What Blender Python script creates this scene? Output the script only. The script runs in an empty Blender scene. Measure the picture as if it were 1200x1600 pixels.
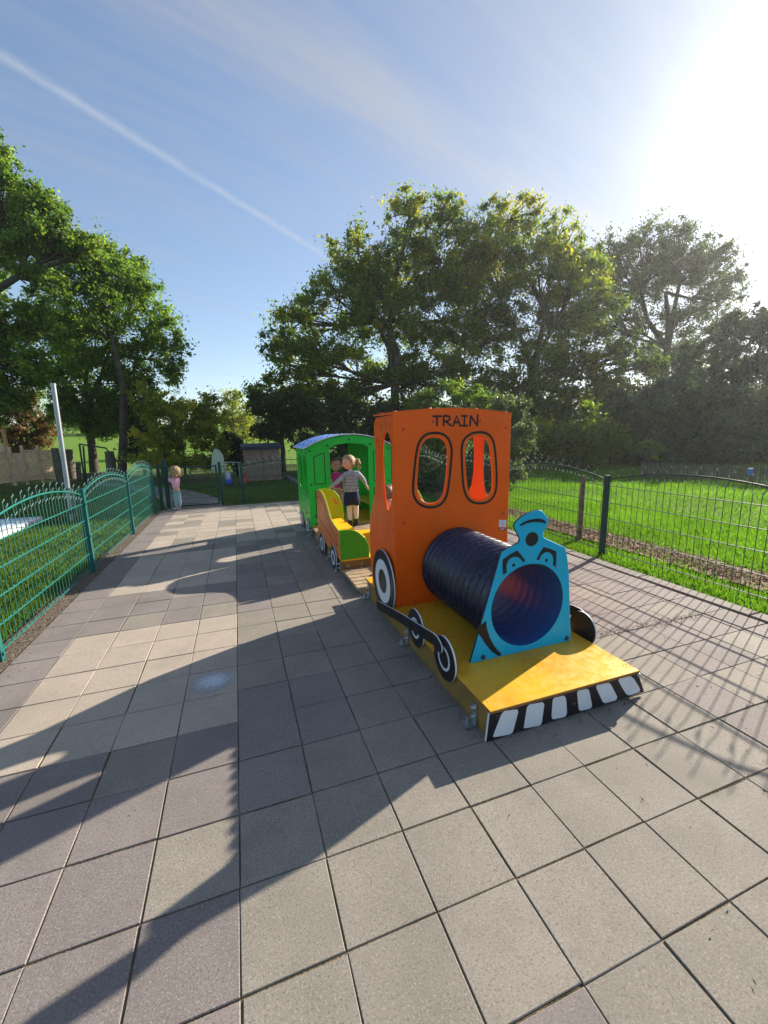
import bpy, math, random
import numpy as np
from mathutils import Vector
from mathutils.geometry import tessellate_polygon
R = math.radians
random.seed(7)
rng = np.random.default_rng(7)
sc = bpy.context.scene
COL = sc.collection

# ------------------------------------------------------------------ camera
F_PX, YAW, PITCH, ROLL, EYE = 649.21, 0.33577, 0.18455, -0.02273, 1.51578
cy, sy, cp, sp = math.cos(YAW), math.sin(YAW), math.cos(PITCH), math.sin(PITCH)
FW = Vector((sy*cp, cy*cp, -sp)); RT0 = Vector((cy, -sy, 0)); UP0 = RT0.cross(FW)
cr, sr = math.cos(ROLL), math.sin(ROLL)
RT = cr*RT0 + sr*UP0; UP = -sr*RT0 + cr*UP0
cam_d = bpy.data.cameras.new('camera'); cam = bpy.data.objects.new('camera', cam_d); COL.objects.link(cam)
cam_d.sensor_fit = 'VERTICAL'; cam_d.sensor_height = 36; cam_d.lens = F_PX/1600*36
cam_d.clip_start = 0.05; cam_d.clip_end = 2000
from mathutils import Matrix
M4 = Matrix((RT, UP, -FW)).transposed().to_4x4(); M4.translation = Vector((0, 0, EYE))
cam.matrix_world = M4
sc.camera = cam
O = Vector((0, 0, EYE))
def ray(px, py): return FW + RT*((px-600)/F_PX) - UP*((py-800)/F_PX)
def gnd(px, py, z=0.0): d = ray(px, py); return O + d*((z-EYE)/d.z)
def onY(px, py, y): d = ray(px, py); return O + d*(y/d.y)
def onX(px, py, x): d = ray(px, py); return O + d*(x/d.x)
def dep(px, py, D): return O + ray(px, py)*D

# ------------------------------------------------------------------ light
SUN = Vector((0.8532, 0.3412, 0.3944)).normalized()
EL = math.asin(SUN.z); AZ = math.atan2(SUN.x, SUN.y)
sun_d = bpy.data.lights.new('sun', 'SUN'); sun = bpy.data.objects.new('sun', sun_d); COL.objects.link(sun)
sun_d.energy = 5.0; sun_d.angle = R(0.55); sun_d.color = (1, .89, .74)
sun.rotation_euler = SUN.to_track_quat('Z', 'Y').to_euler()
sc.view_settings.view_transform = 'Standard'; sc.view_settings.look = 'None'
sc.view_settings.exposure = 1.30; sc.view_settings.gamma = 1; sc.view_settings.use_curve_mapping = False

w = bpy.data.worlds.new('World'); sc.world = w; w.use_nodes = True
N = w.node_tree.nodes; L = w.node_tree.links; N.clear()
def nd(t, **k):
    n = N.new(t)
    for a, b in k.items(): setattr(n, a, b)
    return n
def mth(op, a, b=None, c=None, clamp=False):
    n = nd('ShaderNodeMath', operation=op); n.use_clamp = clamp
    for i, v in enumerate((a, b, c)):
        if v is None: continue
        if isinstance(v, (int, float)): n.inputs[i].default_value = v
        else: L.new(v, n.inputs[i])
    return n.outputs[0]
sky = nd('ShaderNodeTexSky', sky_type='NISHITA'); sky.sun_disc = False
sky.sun_elevation = EL; sky.sun_rotation = AZ; sky.air_density = 1.0; sky.dust_density = .35; sky.ozone_density = 2.5
tc = nd('ShaderNodeTexCoord')
sep = nd('ShaderNodeSeparateXYZ'); L.new(tc.outputs['Generated'], sep.inputs[0])
zc = mth('MAXIMUM', sep.outputs[2], 0.03)
U = mth('DIVIDE', sep.outputs[0], zc); Vv = mth('DIVIDE', sep.outputs[1], zc)
# contrail: a line in the plane of the high clouds, from (-0.497,1.543) to (0.531,2.501)
ddx, ddy = 1.028, 0.958; ln = math.hypot(ddx, ddy); ddx /= ln; ddy /= ln
s_al = mth('ADD', mth('MULTIPLY', U, ddx), mth('MULTIPLY', Vv, ddy))          # along
s_ac = mth('ADD', mth('MULTIPLY', U, -ddy), mth('MULTIPLY', Vv, ddx))         # across
c0 = -(-0.497)*ddy + 1.543*ddx; a1 = .531*ddx + 2.501*ddy
cmb = nd('ShaderNodeCombineXYZ'); L.new(mth('MULTIPLY', s_al, .35), cmb.inputs[0]); L.new(mth('MULTIPLY', s_ac, 1.6), cmb.inputs[1])
nz = nd('ShaderNodeTexNoise'); nz.inputs['Scale'].default_value = 2.0; nz.inputs['Detail'].default_value = 7; nz.inputs['Roughness'].default_value = .5
L.new(cmb.outputs[0], nz.inputs['Vector'])
nf = nd('ShaderNodeTexNoise'); nf.inputs['Scale'].default_value = 9; nf.inputs['Detail'].default_value = 5
cmb2 = nd('ShaderNodeCombineXYZ'); L.new(U, cmb2.inputs[0]); L.new(Vv, cmb2.inputs[1]); L.new(cmb2.outputs[0], nf.inputs['Vector'])
wob = mth('MULTIPLY', mth('SUBTRACT', nf.outputs[0], .5), .035)
dist = mth('ABSOLUTE', mth('ADD', mth('SUBTRACT', s_ac, c0), wob))
trail = mth('SUBTRACT', 1, mth('DIVIDE', dist, .034), clamp=True)
trail = mth('POWER', trail, 1.0)
fade = mth('MULTIPLY', mth('ADD', nf.outputs[0], .15), 1.0, clamp=True)
endf = mth('MULTIPLY', mth('SUBTRACT', a1+.35, s_al), 2.5, clamp=True)
trail = mth('MULTIPLY', mth('MULTIPLY', mth('MULTIPLY', trail, fade), endf), .62)
# broad cirrus veil, slanting a little against the contrail, with fine streaks along it
wv = mth('ADD', s_ac, mth('MULTIPLY', s_al, .44))
v1 = mth('SUBTRACT', 1, mth('DIVIDE', mth('ABSOLUTE', mth('SUBTRACT', wv, 1.27)), .21), clamp=True)
cmb3 = nd('ShaderNodeCombineXYZ'); L.new(mth('MULTIPLY', s_al, .9), cmb3.inputs[0]); L.new(mth('MULTIPLY', wv, 5.5), cmb3.inputs[1])
ns = nd('ShaderNodeTexNoise'); ns.inputs['Scale'].default_value = 2.2; ns.inputs['Detail'].default_value = 8; ns.inputs['Roughness'].default_value = .6; L.new(cmb3.outputs[0], ns.inputs['Vector'])
v1 = mth('MULTIPLY', v1, mth('MULTIPLY', ns.outputs[0], 1.6, clamp=True))
v2 = mth('MULTIPLY', mth('SUBTRACT', ns.outputs[0], .40), 1.5, clamp=True)
v3 = mth('MULTIPLY', mth('SUBTRACT', nz.outputs[0], .42), 1.6, clamp=True)
veil = mth('ADD', mth('MULTIPLY', v1, .58), mth('ADD', mth('MULTIPLY', v2, .36), mth('MULTIPLY', v3, .30)))
# forward scattering of the thin cloud close to the sun
dt = nd('ShaderNodeVectorMath', operation='DOT_PRODUCT'); L.new(tc.outputs['Generated'], dt.inputs[0]); dt.inputs[1].default_value = SUN
cosd = mth('MAXIMUM', dt.outputs['Value'], 0)
glow = mth('MULTIPLY', mth('POWER', cosd, 4), .74)
lum0 = mth('ADD', 1.75, mth('ADD', mth('MULTIPLY', mth('POWER', cosd, 12), 3.0), mth('MULTIPLY', mth('POWER', cosd, 70), 9)))
dens = mth('ADD', glow, .13, clamp=True)
c1 = nd('ShaderNodeCombineColor'); L.new(mth('MULTIPLY', lum0, .93), c1.inputs[0]); L.new(lum0, c1.inputs[1]); L.new(mth('MULTIPLY', lum0, 1.14), c1.inputs[2])
m0 = nd('ShaderNodeMix', data_type='RGBA'); L.new(dens, m0.inputs['Factor']); L.new(sky.outputs[0], m0.inputs['A']); L.new(c1.outputs[0], m0.inputs['B'])
lum = mth('ADD', 2.35, mth('ADD', mth('MULTIPLY', mth('POWER', cosd, 6), 2.2), mth('MULTIPLY', mth('POWER', cosd, 40), 5)))
cc = nd('ShaderNodeCombineColor'); L.new(mth('MULTIPLY', lum, .97), cc.inputs[0]); L.new(lum, cc.inputs[1]); L.new(mth('MULTIPLY', lum, 1.1), cc.inputs[2])
mx = nd('ShaderNodeMix', data_type='RGBA'); L.new(veil, mx.inputs['Factor']); L.new(m0.outputs['Result'], mx.inputs['A']); L.new(cc.outputs[0], mx.inputs['B'])
mt_ = nd('ShaderNodeMix', data_type='RGBA'); L.new(trail, mt_.inputs['Factor']); L.new(mx.outputs['Result'], mt_.inputs['A']); mt_.inputs['B'].default_value = (2.9, 3.15, 3.5, 1)
bg = nd('ShaderNodeBackground'); bg.inputs[1].default_value = 0.088
out = nd('ShaderNodeOutputWorld'); L.new(mt_.outputs['Result'], bg.inputs[0]); L.new(bg.outputs[0], out.inputs[0])
sc.render.engine = 'CYCLES'
sc.cycles.max_bounces = 8; sc.cycles.transparent_max_bounces = 8; sc.cycles.transmission_bounces = 4

# ------------------------------------------------------------------ materials
def new_mat(name, col, rough=.5, spec=.5, noise=None, bump=None, metal=0, var=None):
    """noise=(scale, second colour, lo, hi); bump=(scale, strength, distance); var = random value swing per object"""
    m = bpy.data.materials.new(name); m.use_nodes = True
    nt = m.node_tree; p = nt.nodes['Principled BSDF']
    p.inputs['Base Color'].default_value = (*col, 1); p.inputs['Roughness'].default_value = rough
    p.inputs['Specular IOR Level'].default_value = spec; p.inputs['Metallic'].default_value = metal
    geo = nt.nodes.new('ShaderNodeNewGeometry')
    last = None
    if noise:
        n = nt.nodes.new('ShaderNodeTexNoise'); n.inputs['Scale'].default_value = noise[0]; n.inputs['Detail'].default_value = 6
        n.inputs['Roughness'].default_value = .62
        nt.links.new(geo.outputs['Position'], n.inputs['Vector'])
        r = nt.nodes.new('ShaderNodeMapRange'); r.inputs[1].default_value = noise[2]; r.inputs[2].default_value = noise[3]
        nt.links.new(n.outputs[0], r.inputs[0])
        mx = nt.nodes.new('ShaderNodeMix'); mx.data_type = 'RGBA'
        mx.inputs['A'].default_value = (*col, 1); mx.inputs['B'].default_value = (*noise[1], 1)
        nt.links.new(r.outputs[0], mx.inputs['Factor']); last = mx.outputs['Result']
    if var:
        oi = nt.nodes.new('ShaderNodeObjectInfo'); r = nt.nodes.new('ShaderNodeMapRange')
        r.inputs[3].default_value = 1-var; r.inputs[4].default_value = 1+var
        nt.links.new(oi.outputs['Random'], r.inputs[0])
        h = nt.nodes.new('ShaderNodeHueSaturation'); nt.links.new(r.outputs[0], h.inputs['Value'])
        if last: nt.links.new(last, h.inputs['Color'])
        else: h.inputs['Color'].default_value = (*col, 1)
        last = h.outputs[0]
    if last: nt.links.new(last, p.inputs['Base Color'])
    if bump:
        n = nt.nodes.new('ShaderNodeTexNoise'); n.inputs['Scale'].default_value = bump[0]; n.inputs['Detail'].default_value = 4
        nt.links.new(geo.outputs['Position'], n.inputs['Vector'])
        b = nt.nodes.new('ShaderNodeBump'); b.inputs['Strength'].default_value = bump[1]; b.inputs['Distance'].default_value = bump[2]
        nt.links.new(n.outputs[0], b.inputs['Height']); nt.links.new(b.outputs[0], p.inputs['Normal'])
    return m
def leaf_mat(name, ca, cb, cc_, trans=.5):
    m = bpy.data.materials.new(name); m.use_nodes = True; nt = m.node_tree; nt.nodes.clear()
    at = nt.nodes.new('ShaderNodeAttribute'); at.attribute_name = 'tone'
    cr_ = nt.nodes.new('ShaderNodeValToRGB'); e = cr_.color_ramp.elements
    e[0].position = .15; e[0].color = (*ca, 1); e[1].position = 1; e[1].color = (*cc_, 1)
    k = e.new(.6); k.color = (*cb, 1)
    nt.links.new(at.outputs['Fac'], cr_.inputs[0])
    d = nt.nodes.new('ShaderNodeBsdfPrincipled'); d.inputs['Roughness'].default_value = .55; d.inputs['Specular IOR Level'].default_value = .3
    t = nt.nodes.new('ShaderNodeBsdfTranslucent')
    g = nt.nodes.new('ShaderNodeMix'); g.data_type = 'RGBA'; g.blend_type = 'MULTIPLY'; g.inputs['Factor'].default_value = 1
    g.inputs['B'].default_value = (1.7, 1.85, .8, 1)
    nt.links.new(cr_.outputs[0], d.inputs['Base Color']); nt.links.new(cr_.outputs[0], g.inputs['A']); nt.links.new(g.outputs['Result'], t.inputs[0])
    ms = nt.nodes.new('ShaderNodeMixShader'); ms.inputs[0].default_value = trans
    nt.links.new(d.outputs[0], ms.inputs[1]); nt.links.new(t.outputs[0], ms.inputs[2])
    o = nt.nodes.new('ShaderNodeOutputMaterial'); nt.links.new(ms.outputs[0], o.inputs[0])
    return m
def hdpe(name, col, rough=.38, dirt=.86):
    return new_mat(name, col, rough, .28, noise=(2.2, tuple(c*dirt for c in col), .35, .7), bump=(260, .12, .002))
M = {}
M['orange'] = hdpe('orange_board', (.96, .12, .001)); M['orange_side'] = hdpe('orange_side_board', (.90, .115, .002)); M['orange_car'] = hdpe('pale_orange_board', (.80, .19, .04))
M['blue'] = hdpe('blue_board', (.002, .43, .72)); M['green'] = hdpe('green_board', (.008, .50, .05)); M['green_dark'] = hdpe('leaf_green_board', (.05, .36, .012))
M['lime'] = hdpe('lime_board', (.24, .52, .005)); M['black'] = hdpe('black_board', (.014, .014, .018)); M['white'] = hdpe('white_board', (.72, .75, .80))
M['ink'] = new_mat('engraved_black', (.012, .010, .014), .55, .3)
M['yellow'] = new_mat('yellow_deck', (.74, .42, .02), .32, .4, noise=(3.5, (.60, .32, .02), .38, .68), bump=(150, .35, .004))
M['yellow_seat'] = hdpe('yellow_seat_board', (.82, .46, .01))
M['ochre'] = new_mat('ochre_timber', (.29, .17, .035), .65, .3, noise=(9, (.17, .11, .04), .35, .7), bump=(60, .4, .003))
M['edge_brown'] = new_mat('plywood_edge', (.34, .15, .05), .6, .3, noise=(30, (.22, .09, .03), .35, .7))
M['tube'] = new_mat('navy_tube', (.004, .007, .028), .28, .5, noise=(3, (.01, .016, .055), .35, .7), bump=(120, .15, .003))
M['tube_in'] = new_mat('blue_tube_lining', (.02, .09, .30), .34, .5, noise=(6, (.03, .08, .24), .4, .7), bump=(60, .15, .003))
M['roof_blue'] = hdpe('pale_blue_roof', (.18, .40, .88))
M['redbolt'] = new_mat('red_cap', (.62, .055, .012), .35, .5); M['blackbolt'] = new_mat('black_cap', (.015, .015, .02), .35, .5)
M['greenbolt'] = new_mat('green_cap', (.04, .30, .02), .35, .5); M['steel'] = new_mat('galvanised_steel', (.45, .48, .50), .42, .5, metal=.8, noise=(20, (.3, .33, .35), .4, .7))
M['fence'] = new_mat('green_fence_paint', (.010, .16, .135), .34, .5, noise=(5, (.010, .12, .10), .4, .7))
M['fence_post'] = new_mat('green_post_paint', (.008, .105, .10), .30, .6)
M['fence_dark'] = new_mat('dark_green_fence_paint', (.006, .045, .038), .6, .3); M['tip'] = new_mat('pale_wire_tip', (.30, .48, .45), .35, .6)  # tip colour is much paler than the rest of the wire
def wear(m, c, amt=.5, scale=38, streak=.22):
    nt = m.node_tree; p = nt.nodes['Principled BSDF']; src = p.inputs['Base Color'].links[0].from_socket
    geo = [n for n in nt.nodes if n.type == 'NEW_GEOMETRY'][0]
    n = nt.nodes.new('ShaderNodeTexNoise'); n.inputs['Scale'].default_value = scale; n.inputs['Detail'].default_value = 8; n.inputs['Roughness'].default_value = .7
    nt.links.new(geo.outputs['Position'], n.inputs['Vector'])
    r = nt.nodes.new('ShaderNodeMapRange'); r.inputs[1].default_value = .60; r.inputs[2].default_value = .72; r.inputs[4].default_value = amt; nt.links.new(n.outputs[0], r.inputs[0])
    mx = nt.nodes.new('ShaderNodeMix'); mx.data_type = 'RGBA'; nt.links.new(src, mx.inputs['A']); mx.inputs['B'].default_value = (*c, 1); nt.links.new(r.outputs[0], mx.inputs['Factor'])
    mp = nt.nodes.new('ShaderNodeMapping'); mp.inputs['Scale'].default_value = (26, 26, 2.2); nt.links.new(geo.outputs['Position'], mp.inputs[0])
    n2 = nt.nodes.new('ShaderNodeTexNoise'); n2.inputs['Scale'].default_value = 1; n2.inputs['Detail'].default_value = 5; nt.links.new(mp.outputs[0], n2.inputs['Vector'])
    r2 = nt.nodes.new('ShaderNodeMapRange'); r2.inputs[1].default_value = .5; r2.inputs[2].default_value = .75; r2.inputs[4].default_value = streak; nt.links.new(n2.outputs[0], r2.inputs[0])
    m2 = nt.nodes.new('ShaderNodeMix'); m2.data_type = 'RGBA'; nt.links.new(mx.outputs['Result'], m2.inputs['A']); m2.inputs['B'].default_value = (*c, 1); nt.links.new(r2.outputs[0], m2.inputs['Factor'])
    nt.links.new(m2.outputs['Result'], p.inputs['Base Color'])
    r3 = nt.nodes.new('ShaderNodeMapRange'); r3.inputs[1].default_value = .35; r3.inputs[2].default_value = .7; b0 = p.inputs['Roughness'].default_value
    r3.inputs[3].default_value = b0*.8; r3.inputs[4].default_value = min(1, b0*1.5); nt.links.new(n2.outputs[0], r3.inputs[0]); nt.links.new(r3.outputs[0], p.inputs['Roughness'])
for k_, c_, a_ in (('orange', (.75, .11, .02), .3), ('orange_side', (.55, .12, .03), .4), ('orange_car', (.6, .2, .08), .5), ('blue', (.05, .38, .55), .3), ('green', (.05, .36, .07), .4), ('green_dark', (.07, .3, .03), .4), ('lime', (.28, .42, .05), .35), ('black', (.05, .048, .045), .6), ('white', (.5, .5, .48), .5), ('tube', (.05, .052, .06), .45), ('roof_blue', (.3, .42, .6), .4)):
    wear(M[k_], c_, a_)
wear(M['yellow'], (.26, .16, .05), .55, 22, .12); wear(M['yellow_seat'], (.6, .36, .05), .4)
def speckle(name, col, var, dark):
    m = new_mat(name, col, .82, .25, noise=(3.2, tuple(c*dark for c in col), .38, .66), var=var)
    nt = m.node_tree; p = nt.nodes['Principled BSDF']; src = p.inputs['Base Color'].links[0].from_socket
    geo = [n for n in nt.nodes if n.type == 'NEW_GEOMETRY'][0]
    def layer(src, scale, lo, hi, c, amt):
        n = nt.nodes.new('ShaderNodeTexNoise'); n.inputs['Scale'].default_value = scale; n.inputs['Detail'].default_value = 2
        nt.links.new(geo.outputs['Position'], n.inputs['Vector'])
        r = nt.nodes.new('ShaderNodeMapRange'); r.inputs[1].default_value = lo; r.inputs[2].default_value = hi; r.inputs[4].default_value = amt
        nt.links.new(n.outputs[0], r.inputs[0])
        mx = nt.nodes.new('ShaderNodeMix'); mx.data_type = 'RGBA'; nt.links.new(src, mx.inputs['A']); mx.inputs['B'].default_value = (*c, 1)
        nt.links.new(r.outputs[0], mx.inputs['Factor']); return mx.outputs['Result'], n
    s, n1 = layer(src, 160, .55, .66, (.50, .47, .43), .42)
    s, n2 = layer(s, 130, .54, .66, (.08, .07, .06), .52)
    s, n3 = layer(s, 320, .3, .7, tuple(c*.62 for c in col), .55)
    s, n5 = layer(s, 14, .58, .72, tuple(c*.62 for c in col), .35)
    s, n4 = layer(s, 1.3, .54, .72, tuple(c*.6 for c in col), .55)
    nt.links.new(s, p.inputs['Base Color'])
    b = nt.nodes.new('ShaderNodeBump'); b.inputs['Strength'].default_value = .45; b.inputs['Distance'].default_value = .002
    nt.links.new(n3.outputs[0], b.inputs['Height']); nt.links.new(b.outputs[0], p.inputs['Normal'])
    return m
M['tile'] = speckle('grey_concrete', (.275, .248, .208), .08, .78)
M['tile_purple'] = speckle('mauve_concrete', (.235, .205, .192), .08, .8)
M['tile_beige'] = speckle('beige_concrete', (.44, .375, .305), .06, .86)
M['kerb'] = speckle('kerb_concrete', (.20, .187, .165), .05, .8)
M['joint'] = new_mat('sandy_joint', (.17, .13, .085), .95, .1, noise=(5, (.06, .055, .03), .42, .62), bump=(90, .8, .01))
M['soil'] = new_mat('gravelly_soil', (.13, .105, .08), .95, .1, noise=(40, (.30, .26, .2), .55, .7), bump=(60, .9, .02))
M['dirt'] = new_mat('brown_crumbs', (.09, .055, .035), .95, .1, noise=(50, (.16, .10, .06), .4, .7))
M['lawn'] = new_mat('lawn_ground', (.055, .095, .018), .95, .1, noise=(1.2, (.10, .11, .035), .45, .68), bump=(40, .8, .03))
M['meadow'] = new_mat('meadow_ground', (.10, .20, .018), .95, .1, noise=(.8, (.14, .23, .03), .4, .7), bump=(30, .8, .04))
M['path'] = speckle('path_paving', (.26, .24, .22), .05, .85)
M['bark'] = new_mat('tree_bark', (.055, .045, .035), .9, .2, noise=(5, (.10, .085, .065), .4, .7), bump=(18, .9, .04))
M['bark_pale'] = new_mat('pale_bark', (.24, .19, .13), .85, .2, noise=(9, (.12, .10, .07), .4, .7))
M['oldwood'] = new_mat('weathered_wood', (.17, .145, .11), .9, .2, noise=(14, (.08, .075, .06), .4, .66), bump=(40, .8, .01))
M['newwood'] = new_mat('fresh_timber', (.72, .50, .34), .7, .25, noise=(7, (.48, .31, .21), .4, .7), bump=(50, .3, .004), var=.08)
M['deckwood'] = new_mat('grey_decking', (.36, .27, .17), .75, .25, noise=(10, (.22, .17, .11), .4, .7), bump=(50, .5, .004), var=.1)
M['shedwood'] = new_mat('shed_boards', (.30, .20, .15), .8, .2, noise=(8, (.2, .14, .11), .4, .7), var=.1)
M['roofdark'] = new_mat('dark_roofing_felt', (.02, .025, .04), .7, .3)
M['polemetal'] = new_mat('silver_pole', (.30, .33, .37), .42, .6, metal=.6)
M['darkmetal'] = new_mat('dark_metal', (.02, .03, .04), .4, .5)
M['mulch'] = new_mat('bark_chips', (.34, .23, .16), .9, .15, noise=(30, (.13, .08, .05), .35, .65), bump=(40, .8, .02))
M['mulch2'] = new_mat('bark_chip_pieces', (.42, .28, .19), .85, .15, noise=(45, (.16, .09, .06), .4, .6))
LF = {}
LF['main'] = leaf_mat('green_leaves', (0.0497, 0.0887, 0.015), (0.1118, 0.1762, 0.0211), (0.3726, 0.3132, 0.0264), .55)
LF['left'] = leaf_mat('bright_green_leaves', (0.0595, 0.1075, 0.0187), (0.1169, 0.2053, 0.0299), (0.2975, 0.3519, 0.0561), 0.52)
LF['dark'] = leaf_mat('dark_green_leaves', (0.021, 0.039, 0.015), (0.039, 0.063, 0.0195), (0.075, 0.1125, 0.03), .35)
LF['yellow'] = leaf_mat('yellow_green_leaves', (0.1053, 0.1492, 0.0244), (0.2457, 0.2633, 0.0324), (0.6318, 0.4738, 0.0648), 0.58)
LF['grey'] = leaf_mat('grey_green_leaves', (0.0595, 0.0816, 0.0476), (0.102, 0.136, 0.068), (0.238, 0.272, 0.119), .35)
LF['red'] = leaf_mat('copper_leaves', (0.065, 0.0325, 0.0156), (0.143, 0.078, 0.0325), (0.221, 0.156, 0.052), .4)
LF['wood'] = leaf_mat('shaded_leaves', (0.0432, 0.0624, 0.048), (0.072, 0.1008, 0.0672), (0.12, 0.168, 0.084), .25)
LF['grass'] = leaf_mat('lawn_grass', (.045, .085, .012), (.075, .15, .018), (.15, .23, .04), .45)
LF['meadowgrass'] = leaf_mat('meadow_grass', (.07, .15, .012), (.11, .23, .018), (.19, .32, .04), .45)
LF['litter'] = leaf_mat('dry_leaf_bits', (.03, .02, .014), (.065, .038, .025), (.14, .085, .05), .1)

# ------------------------------------------------------------------ helpers
def tag(o, label=None, cat=None, group=None, kind=None):
    if label: o['label'] = label
    if cat: o['category'] = cat
    if group: o['group'] = group
    if kind: o['kind'] = kind
    return o
def empty(name, loc, label, cat, group=None, rz=0):
    o = bpy.data.objects.new(name, None); COL.objects.link(o); o.location = loc; o.rotation_euler = (0, 0, rz); o.empty_display_size = .1
    return tag(o, label, cat, group)
def link(name, me, parent=None, loc=None):
    o = bpy.data.objects.new(name, me); COL.objects.link(o)
    if parent is not None:
        o.parent = parent
        p = Vector((0, 0, 0)); q = parent
        while q is not None: p += q.location; q = q.parent      # parents are unrotated while building
        o.location = (Vector(loc) if loc is not None else Vector((0, 0, 0))) - p
    elif loc is not None: o.location = loc
    return o
class MB:
    def __init__(s): s.v = []; s.f = []; s.m = []; s.sm = []
    def add(s, vs, fs, mi=0, smooth=False):
        o = len(s.v); s.v += [tuple(x) for x in vs]; s.f += [tuple(i+o for i in f) for f in fs]
        s.m += [mi]*len(fs); s.sm += [smooth]*len(fs)
    def box(s, a, b, mi=0, ch=0.0):
        x0, y0, z0 = a; x1, y1, z1 = b
        if ch <= 0:
            s.add([(x0,y0,z0),(x1,y0,z0),(x1,y1,z0),(x0,y1,z0),(x0,y0,z1),(x1,y0,z1),(x1,y1,z1),(x0,y1,z1)],
                  [(0,3,2,1),(4,5,6,7),(0,1,5,4),(1,2,6,5),(2,3,7,6),(3,0,4,7)], mi)
        else:
            c = ch
            vs = [(x0,y0,z0),(x1,y0,z0),(x1,y1,z0),(x0,y1,z0),(x0,y0,z1-c),(x1,y0,z1-c),(x1,y1,z1-c),(x0,y1,z1-c),
                  (x0+c,y0+c,z1),(x1-c,y0+c,z1),(x1-c,y1-c,z1),(x0+c,y1-c,z1)]
            s.add(vs, [(0,3,2,1),(0,1,5,4),(1,2,6,5),(2,3,7,6),(3,0,4,7),(4,5,9,8),(5,6,10,9),(6,7,11,10),(7,4,8,11),(8,9,10,11)], mi)
    def tube(s, pts, rad, n=6, mi=0, cap=True, smooth=True):
        pts = [Vector(p) for p in pts]; k = len(pts); rad = rad if isinstance(rad, (list, tuple)) else [rad]*k
        vs = []; ref = None
        for i, p in enumerate(pts):
            t = (pts[min(i+1, k-1)]-pts[max(i-1, 0)]).normalized()
            a = ref if ref is not None else (Vector((0, 0, 1)) if abs(t.z) < .9 else Vector((1, 0, 0)))
            u = t.cross(a)
            if u.length < 1e-4: u = t.cross(Vector((0, 1, 0)))
            u.normalize(); vv = t.cross(u); ref = a
            for j in range(n):
                an = 2*math.pi*j/n; vs.append(p+(u*math.cos(an)+vv*math.sin(an))*rad[i])
        fs = [(i*n+j, i*n+(j+1) % n, (i+1)*n+(j+1) % n, (i+1)*n+j) for i in range(k-1) for j in range(n)]
        s.add(vs, fs, mi, smooth)
        if cap: s.add(vs[:n], [tuple(range(n))[::-1]], mi); s.add(vs[-n:], [tuple(range(n))], mi)
    def mesh(s, name, mats):
        me = bpy.data.meshes.new(name); me.from_pydata(s.v, [], s.f)
        for m in (mats if isinstance(mats, (list, tuple)) else [mats]): me.materials.append(m)
        me.polygons.foreach_set('material_index', s.m); me.polygons.foreach_set('use_smooth', s.sm); me.update(); return me
    def build(s, name, mats, parent=None, **k): return link(name, s.mesh(name, mats), parent, **k)

def area2(p): return sum(p[i][0]*p[(i+1) % len(p)][1]-p[(i+1) % len(p)][0]*p[i][1] for i in range(len(p)))/2
def offset(p, d):
    """move the outline of a counter-clockwise loop inwards by d"""
    n = len(p); o = []
    for i in range(n):
        a, b, c = Vector(p[i-1]), Vector(p[i]), Vector(p[(i+1) % n])
        e1 = (b-a).normalized(); e2 = (c-b).normalized()
        n1 = Vector((-e1.y, e1.x)); n2 = Vector((-e2.y, e2.x)); m = n1+n2
        if m.length < 1e-6: m = n1
        m.normalize(); k = d/max(.35, m.dot(n1)); o.append(tuple(b+m*k))
    return o
def smooth_loop(p, it=2, keep=0):
    for _ in range(it):
        q = []
        for i in range(len(p)):
            a, b = p[i], p[(i+1) % len(p)]
            q += [(a[0]*.75+b[0]*.25, a[1]*.75+b[1]*.25), (a[0]*.25+b[0]*.75, a[1]*.25+b[1]*.75)]
        p = q
    return p
def ccw(p): p = [tuple(x) for x in p]; return p if area2(p) > 0 else p[::-1]
def circle(cx, cz, r, n=32, rz=None): return [(cx+r*math.cos(2*math.pi*i/n), cz+(rz or r)*math.sin(2*math.pi*i/n)) for i in range(n)]
def plate_mb(mb, outline, holes, fr, t, mi=0, me=1, ch=.002):
    """board cut from sheet: fr = (origin, u, v, n); front face at n=0, back face at n=-t; chamfered rims"""
    o, u, v, n = [Vector(a) for a in fr]
    P = lambda q, k: o+u*q[0]+v*q[1]+n*k
    loops = [ccw(outline)]+[ccw(h)[::-1] for h in holes]
    ins = [offset(l, ch) for l in loops]
    for side, k in ((1, 0), (-1, -t)):
        tr = tessellate_polygon([[Vector((a, b, 0)) for a, b in l] for l in ins])
        flat = [P(q, k) for l in ins for q in l]; fs = []
        for a in tr:
            p0, p1, p2 = flat[a[0]], flat[a[1]], flat[a[2]]
            fs.append(tuple(a) if ((p1-p0).cross(p2-p0)).dot(n)*side > 0 else tuple(a)[::-1])
        mb.add(flat, fs, mi)
    hand = u.cross(v).dot(n) > 0
    for l, i_ in zip(loops, ins):
        m = len(l); rings = [[P(q, 0) for q in i_], [P(q, -ch) for q in l], [P(q, -t+ch) for q in l], [P(q, -t) for q in i_]]
        vs = sum(rings, [])
        for r in range(3):
            fs = []
            for j in range(m):
                a, b, c, d = r*m+j, r*m+(j+1) % m, (r+1)*m+(j+1) % m, (r+1)*m+j
                fs.append((a, d, c, b) if hand else (a, b, c, d))
            mb.add(vs, fs, me if r == 1 else mi)
def plate(name, parent, outline, holes, fr, t, mat, edge=None, ch=.002):
    mb = MB(); plate_mb(mb, outline, holes, fr, t, 0, 1, ch)
    return mb.build(name, [mat, edge or mat], parent)
def decal(name, parent, outline, holes, fr, mat, h=.0012):
    """thin inlay standing proud of a board"""
    o, u, v, n = [Vector(a) for a in fr]
    mb = MB(); plate_mb(mb, outline, holes, (o+n*h, u, v, n), h+.0015, 0, 0, .0002)
    return mb.build(name, mat, parent)
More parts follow.
